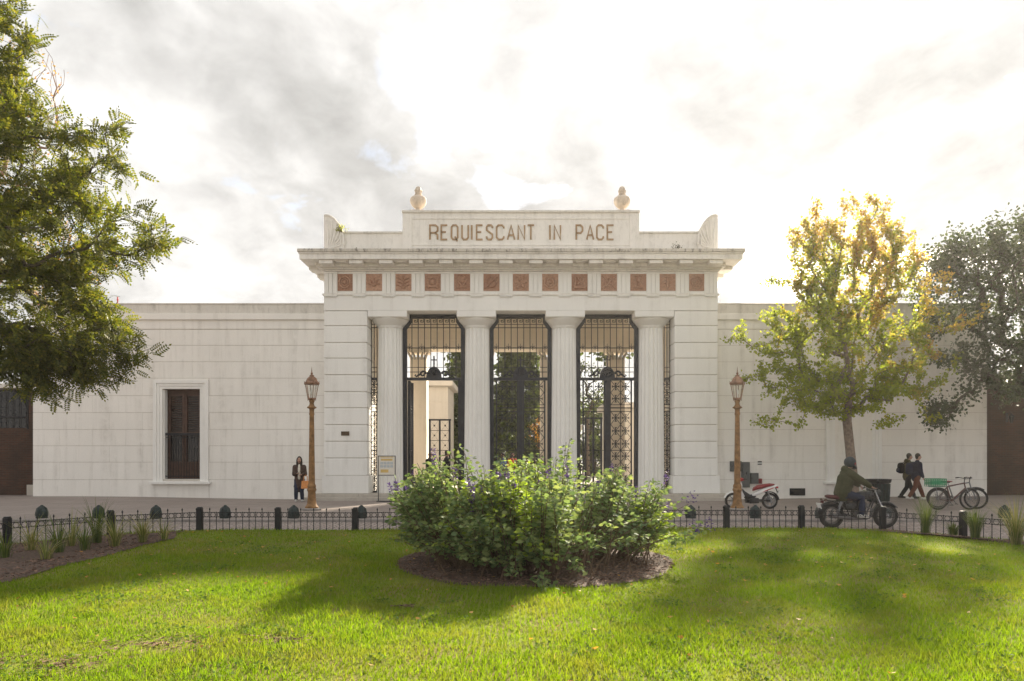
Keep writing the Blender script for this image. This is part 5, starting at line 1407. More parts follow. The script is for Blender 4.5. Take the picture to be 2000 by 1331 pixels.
g = thing('waste_bin', 'black slatted waste bin with flared lid beside the tree trunk', 'waste bin', (wx(1715, 25.1), 25.1, bz), local=True)
m = MB(); m.lathe([(.30, .02), (.34, .06), (.37, .70), (.34, .71), (.30, .05)], 20, cap=False); m.lathe([(.29, .01), (.30, .03)], 20); m.build('body', M['black'], g, smooth=True)
for k in range(18):
    a = k*2*math.pi/18; m = MB(); m.cbox((.375*math.cos(a), .375*math.sin(a), .37), (.012, .032, .32), Matrix.Rotation(a, 3, 'Z') @ Matrix.Rotation(.045, 3, 'Y')); m.build('slat', M['bollard'], g)
m = MB(); m.lathe([(.37, .71), (.42, .74), (.44, .84), (.445, .86), (.40, .86), (.36, .80), (.20, .78)], 20, cap=False); m.build('rim', M['black'], g, smooth=True)
for a in (.2, 2.2, 4.3): m = MB(); m.tube([(.28*math.cos(a), .28*math.sin(a), 0), (.30*math.cos(a), .30*math.sin(a), .06)], .03, 8); m.build('foot', M['black'], g)

# ------------------------------------------------------------------ two-wheelers
def wheel(parent, x, z, R_, tw, spokes, rimmat, tyre=None, y=0.0, hubr=.05, steer=0.0, disc=False):
    def tf(m):
        if steer:
            rt = Matrix.Rotation(steer, 3, 'Z')
            m.v = [tuple(rt @ Vector((v[0]-x, v[1]-y, v[2]))+Vector((x, y, 0))) for v in m.v]
        return m
    m = MB(); m.torus((x, y, z), R_-tw, tw, 36, 8, sy=.9); w = tf(m).build('wheel', tyre or M['rubber'], parent, smooth=True)
    m = MB(); m.torus((x, y, z), R_-2*tw, tw*.45, 36, 6, sy=1.6); tf(m).build('rim', rimmat, w, smooth=True)
    m = MB()
    for k in range(spokes):
        a = 2*math.pi*k/spokes; s = .03 if k % 2 else -.03; b = a+(.35 if k % 4 < 2 else -.35)
        m.tube([(x+hubr*math.cos(b), y+s, z+hubr*math.sin(b)), (x+(R_-2*tw)*math.cos(a), y, z+(R_-2*tw)*math.sin(a))], .0028 if spokes > 12 else .016, 4)
    tf(m).build('spokes', rimmat, w)
    m = MB(); m.tube([(x, y-.06, z), (x, y+.06, z)], hubr, 12); tf(m).build('hub', M['steel'], w)
    return w
def fender(m, x, z, R_, a0, a1, w, y=0.0):
    n = 14; vs, fs = [], []
    for i in range(n+1):
        a = a0+(a1-a0)*i/n
        for s, dr in ((-1, -.018), (-.6, .006), (.6, .006), (1, -.018)): vs.append((x+(R_+dr)*math.cos(a), y+s*w, z+(R_+dr)*math.sin(a)))
        for s, dr in ((1, -.026), (.6, -.002), (-.6, -.002), (-1, -.026)): vs.append((x+(R_+dr)*math.cos(a), y+s*w, z+(R_+dr)*math.sin(a)))
    for i in range(n):
        for k in range(8): fs.append((i*8+k, i*8+(k+1) % 8, (i+1)*8+(k+1) % 8, (i+1)*8+k))
    fs.append(tuple(range(7, -1, -1))); fs.append(tuple(n*8+k for k in range(8)))
    return m.add(vs, fs)
def loft(m, secs, n=14):
    """secs: (centre, half width y, half height z) list along x -> closed rounded body"""
    vs, fs = [], []
    for c, wy, hz in secs:
        for k in range(n):
            a = 2*math.pi*k/n; ca, sa = math.cos(a), math.sin(a)
            vs.append((c[0], c[1]+wy*math.copysign(abs(ca)**.75, ca), c[2]+hz*math.copysign(abs(sa)**.75, sa)))
    for i in range(len(secs)-1):
        for k in range(n): fs.append((i*n+k, i*n+(k+1) % n, (i+1)*n+(k+1) % n, (i+1)*n+k))
    fs.append(tuple(range(n-1, -1, -1))); fs.append(tuple((len(secs)-1)*n+k for k in range(n)))
    return m.add(vs, fs)
MX, MY = wx(1676.5, 17.1), 17.1
def motorcycle():
    g = thing('motorcycle', 'black classic motorcycle with dark red seat being ridden along the street', 'motorcycle', (MX, MY, 0), local=True)
    wheel(g, -.675, .315, .315, .058, 24, M['dark_rim'], hubr=.075); fw = wheel(g, .675, .315, .315, .052, 24, M['dark_rim'], hubr=.065)
    m = MB()
    for s in (-1, 1):
        m.tube([(.42, s*.035, .80), (.30, s*.05, .55), (.22, s*.11, .26), (-.12, s*.13, .24), (-.30, s*.13, .34), (-.42, s*.13, .66), (.36, s*.05, .84)], .018, 8)
        m.tube([(-.30, s*.13, .36), (-.675, s*.10, .315)], .022, 8); m.tube([(-.40, s*.13, .66), (-.80, s*.12, .70)], .016, 8)
    m.tube([(.46, 0, .62), (.38, 0, .86)], .035, 10); m.build('frame', M['bike_black'], g, smooth=True)
    for s in (-1, 1):
        m = MB(); m.tube([(.36, s*.085, .95), (.47, s*.085, .68), (.53, s*.085, .55)], .021, 8); m.tube([(.52, s*.085, .58), (.675, s*.085, .30)], .030, 8); m.build('fork', M['chrome' if s < 0 else 'bike_black'], g, smooth=True)
        m = MB(); m.tube([(-.62, s*.15, .34), (-.50, s*.15, .67)], .028, 8)
        for k in range(7): m.torus((-.60+.0145*k, s*.15, .385+.038*k), .034, .007, 12, 5, axis='z')
        m.build('shock_absorber', M['steel'], g)
    m = MB(); loft(m, [((-.10, 0, .77), .09, .06), ((-.04, 0, .80), .13, .09), ((.08, 0, .82), .15, .11), ((.22, 0, .83), .145, .11), ((.32, 0, .83), .11, .09), ((.37, 0, .82), .06, .05)]); tk = m.build('fuel_tank', M['bike_black'], g, smooth=True)
    m = MB(); m.lathe([(.035, .935), (.035, .95), (.02, .955)], 12, (.14, 0, 0)); m.build('filler_cap', M['chrome'], tk)
    m = MB(); loft(m, [((-.82, 0, .80), .07, .03), ((-.76, 0, .795), .11, .05), ((-.5, 0, .765), .125, .055), ((-.25, 0, .765), .125, .06), ((-.10, 0, .775), .09, .045), ((-.06, 0, .78), .05, .03)]); m.build('seat', M['maroon'], g, smooth=True)
    m = MB(); m.cbox((.02, 0, .33), (.17, .11, .12), ch=.04)
    m.tube([(.06, 0, .42), (.12, 0, .66)], .085, 14)
    for k in range(7): m.cbox((.07+.010*k, 0, .47+.027*k), (.105, .10, .005), Matrix.Rotation(R(14), 3, 'Y'))
    m.tube([(.02, -.12, .32), (.02, .12, .32)], .10, 16); m.build('engine', M['dark_rim'], g, smooth=True)
    m = MB(); m.tube([(.15, -.06, .55), (.27, -.10, .48), (.25, -.14, .30), (.10, -.16, .24), (-.20, -.17, .25)], .021, 8); m.tube([(-.18, -.17, .25), (-.30, -.18, .26), (-.80, -.19, .32)], [.03, .045, .042], 10); m.build('exhaust', M['dark_rim'], g, smooth=True)
    m = MB(); fender(m, -.675, .315, .355, R(25), R(165), .075); m.build('rear_fender', M['bike_black'], g, smooth=True)
    m = MB(); fender(m, .675, .315, .345, R(35), R(160), .065); m.build('front_fender', M['bike_black'], g, smooth=True)
    m = MB(); m.tube([(.28, -.36, .985), (.31, -.24, 1.01), (.36, -.10, .97), (.36, .10, .97), (.31, .24, 1.01), (.28, .36, .985)], .012, 8); hb = m.build('handlebar', M['chrome'], g, smooth=True)
    for s in (-1, 1):
        m = MB(); m.tube([(.275, s*.37, .983), (.295, s*.26, 1.005)], .018, 8); m.build('grip', M['rubber'], hb)
        m = MB(); m.tube([(.30, s*.28, 1.01), (.28, s*.36, 1.16)], .006, 6); m.ell((.28, s*.38, 1.18), (.015, .055, .04), 10, 6); m.build('mirror', M['black'], hb)
    m = MB(); m.tube([(.40, 0, .87), (.47, 0, .87), (.52, 0, .87)], [.06, .095, .10], 16); m.tube([(.36, 0, .87), (.41, 0, .87)], .03, 8); hl = m.build('headlight', M['bike_black'], g, smooth=True)
    m = MB(); m.ell((.515, 0, .87), (.025, .088, .088), 14, 8); m.build('lens', M['plate'], hl, smooth=True)
    m = MB(); m.lathe([(.05, 0), (.05, .05)], 12, (.40, .06, .97)); m.lathe([(.05, 0), (.05, .05)], 12, (.40, -.06, .97)); m.build('gauges', M['black'], g)
    m = MB(); m.cbox((-.91, 0, .66), (.025, .05, .035), ch=.01); m.tube([(-.80, 0, .70), (-.90, 0, .67)], .012, 6); m.build('tail_light', M['maroon'], g)
    m = MB(); m.cbox((-.99, 0, .56), (.006, .10, .075), Matrix.Rotation(R(-20), 3, 'Y')); m.tube([(-.85, 0, .66), (-.97, 0, .60)], .012, 6); m.build('number_plate', M['plate'], g)
    for s in (-1, 1):
        m = MB(); m.tube([(.02, s*.12, .27), (.02, s*.26, .27)], .014, 8); m.build('foot_peg', M['rubber'], g)
        m = MB(); m.ell((-.88, s*.13, .72), (.03, .025, .025), 8, 6); m.tube([(-.86, s*.06, .70), (-.88, s*.12, .72)], .007, 5); m.build('indicator', M['plaque'], g)
    m = MB(); loft(m, [((-.36, 0, .55), .10, .09), ((-.25, 0, .55), .13, .11), ((-.12, 0, .55), .12, .10)]); m.build('side_cover', M['bike_black'], g, smooth=True)
motorcycle()
def scooter():
    Y = 22.75; x = wx(1468, Y)
    g = thing('parked_scooter', 'white underbone scooter with red seat parked behind the lamp post', 'scooter', (x, Y, pave_z(x, Y)), math.pi, local=True)
    wheel(g, -.60, .27, .27, .042, 10, M['steel'], hubr=.07); wheel(g, .63, .27, .27, .038, 6, M['chrome'], hubr=.06)
    m = MB(); loft(m, [((-.86, 0, .78), .03, .02), ((-.72, 0, .735), .08, .045), ((-.5, 0, .66), .12, .075), ((-.30, 0, .58), .13, .085), ((-.12, 0, .50), .11, .07), ((0, 0, .45), .06, .04)]); m.build('tail_fairing', M['white_paint'], g, smooth=True)
    m = MB(); loft(m, [((-.74, 0, .815), .06, .025), ((-.6, 0, .80), .11, .055), ((-.4, 0, .765), .12, .065), ((-.18, 0, .715), .12, .075), ((-.06, 0, .66), .08, .06), ((-.03, 0, .62), .04, .03)]); m.build('seat', M['red_seat'], g, smooth=True)
    m = MB(); loft(m, [((-.12, 0, .44), .07, .06), ((.06, 0, .40), .06, .08), ((.24, 0, .48), .07, .12), ((.34, 0, .62), .06, .10)]); m.build('leg_tunnel', M['black'], g, smooth=True)
    m = MB(); m.add([], []); 
    for s in (-1, 1):
        o = [(.26, .42), (.40, .36), (.50, .55), (.47, .84), (.40, .92), (.36, .80), (.36, .6)]
        n = len(o); vs = [(u, s*(.10 if k in (0, 1, 2) else .14), z) for k, (u, z) in enumerate(o)]+[(u, s*.04, z) for u, z in o]
        m.add(vs, [tuple(range(n)), tuple(range(2*n-1, n-1, -1))]+[(i, n+i, n+(i+1) % n, (i+1) % n) for i in range(n)])
    m.build('leg_shield', M['white_paint'], g)
    m = MB(); loft(m, [((.28, 0, .98), .10, .035), ((.38, 0, .98), .13, .07), ((.47, 0, .94), .10, .075), ((.53, 0, .90), .05, .04)]); hd = m.build('handlebar_cowl', M['red'], g, smooth=True)
    m = MB(); m.ell((.50, 0, .93), (.035, .075, .05), 12, 8); m.build('headlight', M['plate'], hd, smooth=True)
    m = MB(); m.tube([(.28, -.33, 1.0), (.33, -.12, .99), (.33, .12, .99), (.28, .33, 1.0)], .014, 8); m.build('handlebar', M['black'], hd)
    for s in (-1, 1):
        m = MB(); m.tube([(.31, s*.24, 1.0), (.29, s*.30, 1.16)], .006, 6); m.ell((.29, s*.32, 1.19), (.015, .055, .045), 10, 6); m.build('mirror', M['black'], hd)
        m = MB(); m.tube([(.40, s*.07, .84), (.63, s*.07, .27)], .022, 8); m.build('fork', M['steel'], g, smooth=True)
        m = MB(); m.tube([(-.60, s*.10, .29), (-.48, s*.11, .62)], .026, 8); m.build('shock_absorber', M['steel'], g)
    m = MB(); fender(m, .63, .27, .305, R(20), R(165), .06); m.build('front_fender', M['white_paint'], g, smooth=True)
    m = MB(); fender(m, -.60, .27, .31, R(60), R(175), .055); m.tube([(-.86, 0, .55), (-.80, 0, .70)], .018, 6); m.build('rear_fender', M['black'], g, smooth=True)
    m = MB(); m.cbox((-.88, 0, .56), (.006, .09, .07), Matrix.Rotation(R(-25), 3, 'Y')); m.build('number_plate', M['plate'], g)
    m = MB(); m.cbox((-.83, 0, .72), (.03, .08, .03), ch=.01); m.build('tail_light', M['red'], g)
    m = MB(); m.tube([(-.12, -.08, .30), (.18, -.06, .28)], .09, 14); m.cbox((-.06, 0, .28), (.15, .12, .09), ch=.03); m.tube([(-.10, .0, .30), (-.60, .06, .27)], .03, 8); m.build('engine', M['black'], g, smooth=True)
    m = MB(); m.tube([(.18, -.10, .24), (.0, -.14, .18), (-.25, -.15, .22)], .018, 8); m.tube([(-.22, -.15, .22), (-.32, -.155, .25), (-.72, -.16, .36)], [.03, .045, .042], 10); m.build('exhaust', M['steel'], g, smooth=True)
    m = MB(); m.tube([(-.10, .09, .20), (-.16, .22, .01)], .012, 6); m.tube([(-.10, -.09, .20), (-.16, -.20, .01)], .012, 6); m.build('stand', M['steel'], g)
    m = MB()
    for s in (-1, 1): m.cbox((-.5, s*.118, .64), (.20, .006, .012), Matrix.Rotation(R(20), 3, 'Y'))
    m.build('red_stripe', M['red'], g)
scooter()
def bicycle(label, x, y, rotz, steer, crate, col, seatc):
    g = thing('bicycle', label, 'bicycle', (x, y, pave_z(x, y)), rotz, local=True)
    Rw = .345
    wheel(g, -.52, Rw, Rw, .030, 28, M['dark_rim'], hubr=.03); wheel(g, .54, Rw, Rw, .030, 28, M['dark_rim'], hubr=.03, steer=steer)
    m = MB(); bb = (-.08, 0, .28); st = (-.22, 0, .74); hd = (.36, 0, .86); hb = (.40, 0, .70)
    m.tube([bb, st], .021, 8); m.tube([st, hd], .020, 8); m.tube([bb, hb], .024, 8); m.tube([hb, hd], .02, 8)
    for s in (-1, 1): m.tube([bb, (-.52, s*.06, Rw)], .009, 6); m.tube([st, (-.52, s*.06, Rw)], .008, 6)
    m.build('frame', col, g, smooth=True)
    for s in (-1, 1):
        m = MB(); m.tube([hb, (.43, s*.05, .66), (.54, s*.055, Rw)], [.016, .014, .010], 8); m.build('fork', M['steel'], g, smooth=True)
        c = .17*s; m = MB(); m.tube([(-.08, s*.07, .28), (-.08+c*.6, s*.075, .28-c*.8)], .010, 6); m.cbox((-.08+c*.6, s*.12, .28-c*.8), (.045, .04, .010)); m.build('pedal_crank', M['black'], g)
    m = MB(); m.torus((-.08, -.055, .28), .09, .006, 20, 5); m.tube([(-.08, -.055, .37), (-.52, -.055, Rw+.04)], .004, 4); m.tube([(-.08, -.055, .19), (-.52, -.055, Rw-.04)], .004, 4); m.build('chain', M['steel'], g)
    m = MB(); m.tube([st, (-.25, 0, .86)], .013, 8); m.build('seat_post', M['steel'], g)
    m = MB(); loft(m, [((-.40, 0, .885), .07, .02), ((-.33, 0, .89), .085, .03), ((-.22, 0, .885), .04, .025), ((-.12, 0, .88), .018, .015)]); m.build('saddle', seatc, g, smooth=True)
    rt = Matrix.Rotation(steer, 3, 'Z')
    m = MB(); m.tube([rt @ Vector(p)+Vector((.36, 0, 0)) for p in ((-.05, -.30, 1.02), (.0, -.20, 1.03), (.06, -.05, 1.0), (.06, .05, 1.0), (.0, .20, 1.03), (-.05, .30, 1.02))], .012, 8); m.tube([(.36, 0, .84), (.37, 0, .98), rt @ Vector((.06, 0, 1.0))+Vector((.36, 0, 0))], .014, 8); b = m.build('handlebar', M['black'], g, smooth=True)
    for s in (-1, 1):
        m = MB(); m.tube([rt @ Vector(p)+Vector((.36, 0, 0)) for p in ((-.06, s*.31, 1.02), (-.02, s*.22, 1.03))], .018, 8); m.build('grip', M['rubber'], b)
    m = MB(); fender(m, .54, Rw, Rw+.02, R(50), R(150), .03); m.build('front_mudguard', M['black'], g)
    m = MB(); m.box(-.80, -.30, -.06, .06, .735, .75)
    for s in (-1, 1): m.tube([(-.62, s*.06, .735), (-.53, s*.06, Rw)], .006, 5)
    m.build('rear_rack', M['steel'], g)
    m = MB(); m.tube([(-.14, .06, .30), (-.20, .24, .012)], .009, 6); m.build('kick_stand', M['steel'], g)
    if crate:
        # green crate: floor, rim and slats as one open box
        c = thing('green_crate', 'green plastic crate strapped on the bicycle rear rack', 'crate', (x-.60*math.cos(rotz), y-.60*math.sin(rotz), pave_z(x, y)+.752), rotz, local=True)
        m = MB(); m.box(-.24, .24, -.17, .17, 0, .012); m.build('floor', M['green_plastic'], c)
        for z in (.06, .11, .16, .22):
            m = MB(); m.box(-.25, .25, -.18, -.168, z, z+.035); m.box(-.25, .25, .168, .18, z, z+.035); m.box(-.25, -.238, -.168, .168, z, z+.035); m.box(.238, .25, -.168, .168, z, z+.035); m.build('band', M['green_plastic'], c)
        for k in range(9):
            m = MB(); u = -.24+.06*k; m.box(u-.008, u+.008, -.178, -.169, .0, .25); m.box(u-.008, u+.008, .169, .178, 0, .25); m.build('rib', M['green_plastic'], c)
    return g
bicycle('bicycle with green crate and brown frame parked by the kerb', wx(1862, 21.9), 21.9, 0.06, 0, True, plain('brown_frame_paint', (.09, .035, .03), .35), M['black'])
bicycle('grey bicycle with turned front wheel parked against the crate bicycle', wx(1868, 22.35), 22.35, -.35, -.5, False, plain('grey_frame_paint', (.16, .16, .17), .35), M['red_seat'])

# ------------------------------------------------------------------ people
def remesh(name, mb, mat, parent, vox=.014, it=4):
    me = mb.mesh('tmp', None); o = bpy.data.objects.new('tmp', me); COL.objects.link(o)
    r = o.modifiers.new('r', 'REMESH'); r.mode = 'VOXEL'; r.voxel_size = vox
    if it: s = o.modifiers.new('s', 'SMOOTH'); s.factor = .5; s.iterations = it
    dg = bpy.context.evaluated_depsgraph_get(); ev = o.evaluated_get(dg)
    new = bpy.data.meshes.new_from_object(ev, depsgraph=dg); new.name = name
    bpy.data.objects.remove(o); bpy.data.meshes.remove(me)
    new.materials.clear(); new.materials.append(mat); new.shade_smooth()
    return link(name, new, parent)
def ik(a, b, l1, l2, hint):
    a, b = Vector(a), Vector(b); d = b-a; L = min(d.length, (l1+l2)*.999); d.normalize(); b = a+d*L
    x = (l1*l1-l2*l2+L*L)/(2*L); h = math.sqrt(max(0, l1*l1-x*x)); n = Vector(hint)-d*Vector(hint).dot(d); n.normalize()
    return a+d*x+n*h, b
def person(label, loc, rotz, hip, lean, hands, feet, top, legs, topc, legc, shoec=None, hair='short', hairc=None, coat=0.0, look=0.0, bald=False, group=None, helmet=False, elbow=(0, 0, -1), scale=1.0, knee=(1, 0, .1), bulk=1.0, hood=False, sleeves=True, shirt=None):
    """local frame: faces +x, +y to its left. hip height, lean in degrees; hands, feet: targets (left, right)"""
    shoec = shoec or M['shoe']; hairc = hairc or M['hair']
    g = thing('person', label, 'person', loc, rotz, group=group, local=True)
    if scale != 1: g.scale = (scale,)*3
    la = R(lean); up = Vector((math.sin(la), 0, math.cos(la))); fw = Vector((math.cos(la), 0, -math.sin(la)))
    H = Vector(hip); waist = H+up*.18; chest = H+up*.36; sh = H+up*.50; nk = H+up*.55
    hu = (up*.6+Vector((0, 0, .4))).normalized(); nt_ = nk+hu*.08; hc = nk+hu*.205+fw*.025
    S_ = [sh+Vector((0, s*.175, -.015)) for s in (1, -1)]; Hp = [H+Vector((0, s*.092, -.02)) for s in (1, -1)]
    arms, lgs = [], []
    for i in (0, 1):
        e, w = ik(S_[i], hands[i], .285, .255, Vector(elbow)+Vector((0, (1 if i == 0 else -1)*.35, 0))); arms.append((S_[i], e, w))
        k, a = ik(Hp[i], Vector(feet[i])+Vector((0, 0, .085)), .435, .41, knee); lgs.append((Hp[i], k, a))
    # body: one surface
    b = MB()
    def cap(P, Q, n=10, sx=1.0): b.tube(P, Q, n, rnd=True, sx=sx)
    cap([H, waist, chest, sh], [.135, .115, .13, .10], 12)
    for s in (-1, 1): cap([H+Vector((0, s*.06, 0)), chest+Vector((0, s*.06, 0)), sh+Vector((0, s*.10, -.01))], [.11, .11, .075])
    cap([sh, nt_], [.062, .055]); b.ell(hc, (.098, .077, .122), 14, 10); b.ell(hc+fw*.035-hu*.06, (.06, .052, .062), 10, 8)
    b.tube([hc+fw*.085+hu*.015, hc+fw*.118-hu*.025], [.010, .017], 6, rnd=True)
    for s in (-1, 1): b.ell(hc+Vector((0, s*.078, 0))-hu*.005-fw*.005, (.022, .012, .034), 8, 6)
    for i in (0, 1):
        a, e, w = arms[i]; s = 1 if i == 0 else -1
        cap([a, e, w], [.052, .042, .029])
        d = (w-e).normalized(); side = Vector((0, -s, 0)); side = (side-d*side.dot(d)).normalized() if abs(d.y) < .95 else Vector((1, 0, 0)); pn = d.cross(side)
        palm = w+d*.055; b.cbox(palm, (.045, .038, .014), Matrix((d, side, pn)).transposed(), .012)
        for q, (o_, L) in enumerate(((-.028, .075), (-.010, .085), (.009, .08), (.027, .062))):
            p0 = w+d*.09+side*o_; p1 = p0+d*L*.5+pn*.010; p2 = p1+d*L*.32+pn*.028; b.tube([p0-d*.02, p1, p2], [.0095, .009, .008], 6, rnd=True)
        t0 = w+d*.03+side*.035; b.tube([t0, t0+d*.03+side*.025+pn*.01, t0+d*.06+side*.03+pn*.02], [.012, .011, .009], 6, rnd=True)
        h_, k, an = lgs[i]; cap([h_, k, an], [.088, .060, .042])
        ft = Vector(feet[i]); cap([ft+Vector((-.05, 0, .045)), ft+Vector((.13, 0, .035))], [.038, .032])
    remesh('body', b, M['skin'], g, .0125, 2)
    # face
    f = MB()
    for s in (-1, 1): f.ell(hc+fw*.083+Vector((0, s*.032, 0))+hu*.018, (.010, .014, .009), 8, 6)
    f.build('eyes', M['hair'], g)
    f = MB(); f.ell(hc+fw*.096-hu*.062, (.008, .024, .007), 8, 6); f.build('mouth', M['red_seat'], g)
    # trousers
    t_ = MB(); t_.tube([H-up*.04, H+up*.10], [.155, .15], 12, rnd=True)
    for s in (-1, 1): t_.tube([H+Vector((0, s*.075, .03)), H+Vector((0, s*.09, -.08))], [.115, .105], 10, rnd=True)
    for i in (0, 1):
        h_, k, an = lgs[i]; t_.tube([h_, h_.lerp(k, .5), k, k.lerp(an, .5), an.lerp(k, .06)], [.112, .098, .080, .078, .068], 10, rnd=True)
    remesh(legs, t_, legc, g, .014, 3)
    # shoes
    for i in (0, 1):
        ft = Vector(feet[i]); an = lgs[i][2]; m = MB(); m.tube([ft+Vector((-.07, 0, .05)), ft+Vector((.06, 0, .048)), ft+Vector((.15, 0, .038))], [.049, .048, .038], 10, rnd=True); m.tube([an, ft+Vector((-.03, 0, .06))], [.052, .05], 8, rnd=True)
        m.v = [(v[0], v[1], max(v[2], ft.z+.002)) for v in m.v]; remesh('shoe', m, shoec, g, .012, 2)
    # jacket or coat
    j = MB(); lo = H-up*(.06+coat)
    wdt = 1.0+.35*(coat > 0)
    j.tube([lo, H+up*.06, waist, chest, sh-up*.02], [.165*wdt*bulk, .168*bulk, .158*bulk, .168*bulk, .125*bulk], 14, rnd=True)
    for s in (-1, 1): j.tube([lo+Vector((0, s*.06, .02)), waist+Vector((0, s*.065, 0)), chest+Vector((0, s*.075, 0)), sh+Vector((0, s*.115, -.02))], [.13*bulk, .125*bulk, .135*bulk, .092*bulk], 10, rnd=True)
    j.tube([sh-up*.02, nk+up*.015], [.10, .082], 10, rnd=True)
    if hood: j.ell(nk-fw*.085+up*.02, (.085, .115, .10), 12, 8)
    for i in (0, 1):
        a, e, w = arms[i]; j.tube([a-Vector((0, 0, .005)), a.lerp(e, .5), e, e.lerp(w, .5), w.lerp(e, .10)], [.085*bulk, .078*bulk, .070*bulk, .064*bulk, .054*bulk], 10, rnd=True)
    for i in (0, 1):
        a, e, w = arms[i]
        for f_ in (.80, .92, 1.0):
            q = a.lerp(e, f_); dd = (e-a).normalized()*.012; j.tube([q-dd, q+dd], [.078*bulk, .078*bulk], 10, rnd=True)
    for f_ in (.02, .12, .21, .30):
        q = H+up*f_+fw*.02; j.ell(q, (.172*bulk, .19*bulk, .020), 14, 6, Matrix.Rotation(R(6*math.sin(f_*40)), 3, 'Y'))
    # creases
    jk = remesh(top, j, topc, g, .013, 3)
    if shirt is not None:
        m = MB(); m.tube([H+up*.02+fw*.135, waist+fw*.135, chest+fw*.135, sh+fw*.085, nk+fw*.06], [.055, .058, .055, .05, .045], 8, rnd=True); remesh('shirt_front', m, shirt, g, .013, 2)
    m = MB()
    if helmet:
        m.ell(hc+hu*.02-fw*.005, (.142, .122, .142), 18, 12); hm = m.build('helmet', M['helmet'], g, smooth=True)
        m = MB(); m.tube([hc+fw*.05+Vector((0, -.10, -.075)), hc+fw*.125+Vector((0, -.05, -.09)), hc+fw*.14+Vector((0, 0, -.09)), hc+fw*.125+Vector((0, .05, -.09)), hc+fw*.05+Vector((0, .10, -.075))], .035, 8, rnd=True); m.build('chin_guard', M['black'], hm, smooth=True)
        m = MB(); m.ell(hc+fw*.055+hu*.005, (.095, .108, .06), 14, 8); m.build('visor', M['red_seat'], hm, smooth=True)
    elif hair == 'long':
        m.ell(hc+hu*.025-fw*.022, (.105, .092, .118), 14, 10); m.tube([hc-fw*.07, hc-fw*.10-hu*.16, hc-fw*.10-hu*.34], [.085, .088, .06], 10, rnd=True)
        for s in (-1, 1): m.tube([hc+Vector((0, s*.075, .03))-fw*.02, hc+Vector((0, s*.085, -.12)), hc+Vector((.03, s*.085, -.28))], [.035, .04, .025], 8, rnd=True)
        remesh('hair', m, hairc, g, .012, 2)
    elif not bald:
        m.ell(hc+hu*.038-fw*.022, (.100, .086, .104), 14, 10); m.ell(hc-fw*.05-hu*.03, (.055, .072, .07), 10, 8); remesh('hair', m, hairc, g, .012, 2)
    else:
        for s in (-1, 1): m.ell(hc+Vector((0, s*.066, -.005))-fw*.035, (.045, .022, .035), 8, 6)
        remesh('hair', m, M['grey_box'], g, .012, 1)
    return g, dict(H=H, up=up, fw=fw, sh=sh, chest=chest, hc=hc)
# rider
person('person in olive hooded jacket and helmet riding the motorcycle', (MX, MY, 0), 0, (-.40, 0, .90), 14, ((.265, .31, .985), (.265, -.31, .985)), ((-.02, .20, .27), (-.02, -.20, .27)), 'jacket', 'trousers', M['olive'], M['navy_jeans'], M['shoe_white'], helmet=True, elbow=(-.2, 0, -.7), hood=True, knee=(1, 0, .6), bulk=1.22)
# two walkers
def walker(label, px, Y, ph, topc, legc, shoec, hand=True, scale=1.0, **k):
    x = wx(px, Y); st = .34*ph
    return person(label, (x, Y, pave_z(x, Y)), 0, (0, 0, .90), 5, ((.12 if ph < 0 else .16, .22, .86), (.14, -.22, .86)), ((st, .08, .0), (-st*.95, -.08, .03)), 'jacket', 'trousers', topc, legc, shoec, scale=scale, elbow=(-1, 0, -.3), **k)
walker('person in dark green jacket and rust trousers walking past the bicycles', 1789, 26.2, 1.0, M['navy'], M['rust'], M['shoe_white'])
gw = walker('person in khaki jacket and black trousers walking beside another', 1772, 26.75, .95, M['khaki'], M['black_cloth'], M['shoe'], hood=True)
bk = thing('backpack', 'dark backpack worn by the walking person in khaki', 'backpack', (wx(1772, 26.75)-.26, 26.75, pave_z(15, 26.75)+1.02), 0, local=True)
m = MB(); loft(m, [((-.10, 0, .18), .07, .13), ((-.06, 0, .19), .14, .20), ((.02, 0, .19), .15, .22), ((.08, 0, .19), .13, .20)]); m.v = [(v[0], v[1], v[2]) for v in m.v]; m.build('bag', M['black_cloth'], bk, smooth=True)
m = MB(); loft(m, [((-.15, 0, .10), .06, .06), ((-.12, 0, .11), .09, .09), ((-.07, 0, .11), .10, .10)]); m.build('pocket', M['navy'], bk, smooth=True)
for s in (-1, 1): m = MB(); m.tube([(.07, s*.09, .36), (.22, s*.11, .44), (.34, s*.11, .30), (.26, s*.12, .06), (.08, s*.1, .02)], .016, 6); m.build('strap', M['black_cloth'], bk)
bk2 = thing('backpack', 'blue backpack worn by the walking person in rust trousers', 'backpack', (wx(1789, 26.2)-.27, 26.2, pave_z(15.5, 26.2)+.98), 0, local=True)
m = MB(); loft(m, [((-.10, 0, .20), .07, .15), ((-.06, 0, .21), .14, .22), ((.02, 0, .21), .15, .24), ((.08, 0, .21), .13, .22)]); m.build('bag', M['navy_jeans'], bk2, smooth=True)
for s in (-1, 1): m = MB(); m.tube([(.07, s*.09, .40), (.22, s*.11, .48), (.34, s*.11, .34), (.26, s*.12, .10), (.08, s*.1, .06)], .016, 6); m.build('strap', M['navy_jeans'], bk2)
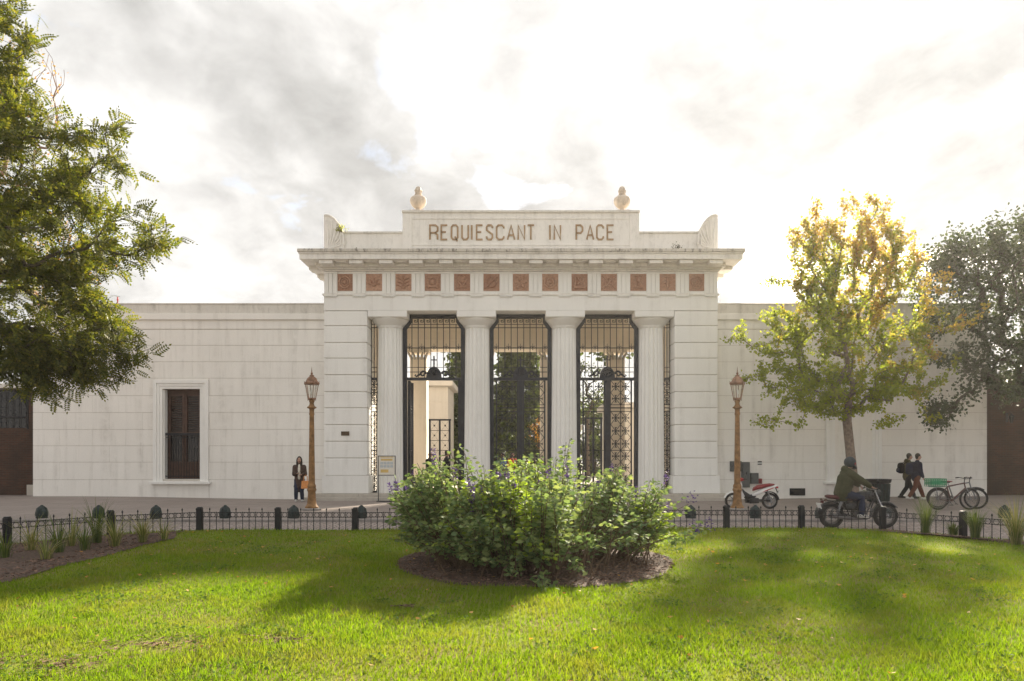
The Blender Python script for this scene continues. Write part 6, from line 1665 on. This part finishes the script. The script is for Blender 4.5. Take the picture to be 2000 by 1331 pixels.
# standing woman
wx_ = wx(585, 26.6); wz_ = pave_z(wx_, 26.6)
person('person with long dark hair in brown coat standing against the white wall', (wx_, 26.6, wz_), R(-78), (0, 0, .88), 3, ((.26, .10, 1.06), (.28, -.06, 1.10)), ((.04, .11, 0), (-.02, -.13, 0)), 'coat', 'trousers', M['brown_coat'], M['navy_jeans'], M['shoe_white'], hair='long', coat=.24, elbow=(-.3, 0, -1), shirt=M['cream_cloth'])
hb_ = thing('handbag', 'orange shopping bag carried by the standing person in brown coat', 'bag', (wx(597, 26.35), 26.35, wz_+.52), R(-10), local=True)
m = MB(); vs = [(-.17, -.05, 0), (.17, -.05, 0), (.17, .05, 0), (-.17, .05, 0), (-.15, -.03, .30), (.15, -.03, .30), (.15, .03, .30), (-.15, .03, .30)]; m.add(vs, [(0, 3, 2, 1), (4, 5, 6, 7), (0, 1, 5, 4), (1, 2, 6, 5), (2, 3, 7, 6), (3, 0, 4, 7)]); m.build('bag_body', M['orange_cloth'], hb_)
for s in (-1, 1): m = MB(); m.tube([(-.08, s*.03, .29), (-.07, s*.02, .46), (0, 0, .54), (.07, s*.02, .46), (.08, s*.03, .29)], .008, 5); m.build('handle', M['orange_cloth'], hb_)
# visitors in the portico
def stander(label, px, Y, rz, topc, legc, z=.334, **k):
    x = wx(px, Y)
    person(label, (x, Y, z), rz, (0, 0, .89), 3, ((.08, .24, .80), (.10, -.24, .82)), ((.02, .10, 0), (.0, -.10, 0)), 'jacket', 'trousers', topc, legc, **k)
stander('balding person in black jacket standing inside the open gate', 838, 30.6, R(-30), M['black_cloth'], M['navy_jeans'], bald=True, scale=.97)
stander('person with dark hair in black standing by the wicket door', 871, 29.5, R(20), M['black_cloth'], M['black_cloth'], scale=1.0)
stander('person in red top seen through the middle gate', 1001, 37, R(-80), M['red_cloth'], M['navy_jeans'], z=.304, scale=1.0)
stander('person in blue jacket seen through the middle gate', 984, 38.5, R(200), M['blue_cloth'], M['black_cloth'], z=.304, scale=1.0)
stander('person in brown jacket seen through the middle gate', 1037, 37.5, R(100), M['brown_coat'], M['navy_jeans'], z=.304, scale=1.0)

# ------------------------------------------------------------------ thin air volume added to lift shadows and imitate sun glare
t = NT('added_haze_air')
pv = t.n('ShaderNodeVolumePrincipled'); pv.inputs['Color'].default_value = (1, .95, .88, 1); pv.inputs['Density'].default_value = .0005; pv.inputs['Anisotropy'].default_value = .55
t.l(pv.outputs[0], t.out.inputs['Volume'])
m = MB(); m.box(-310, 310, -310, 310, -1, 19); stuff(m.build('added_haze', t.m))
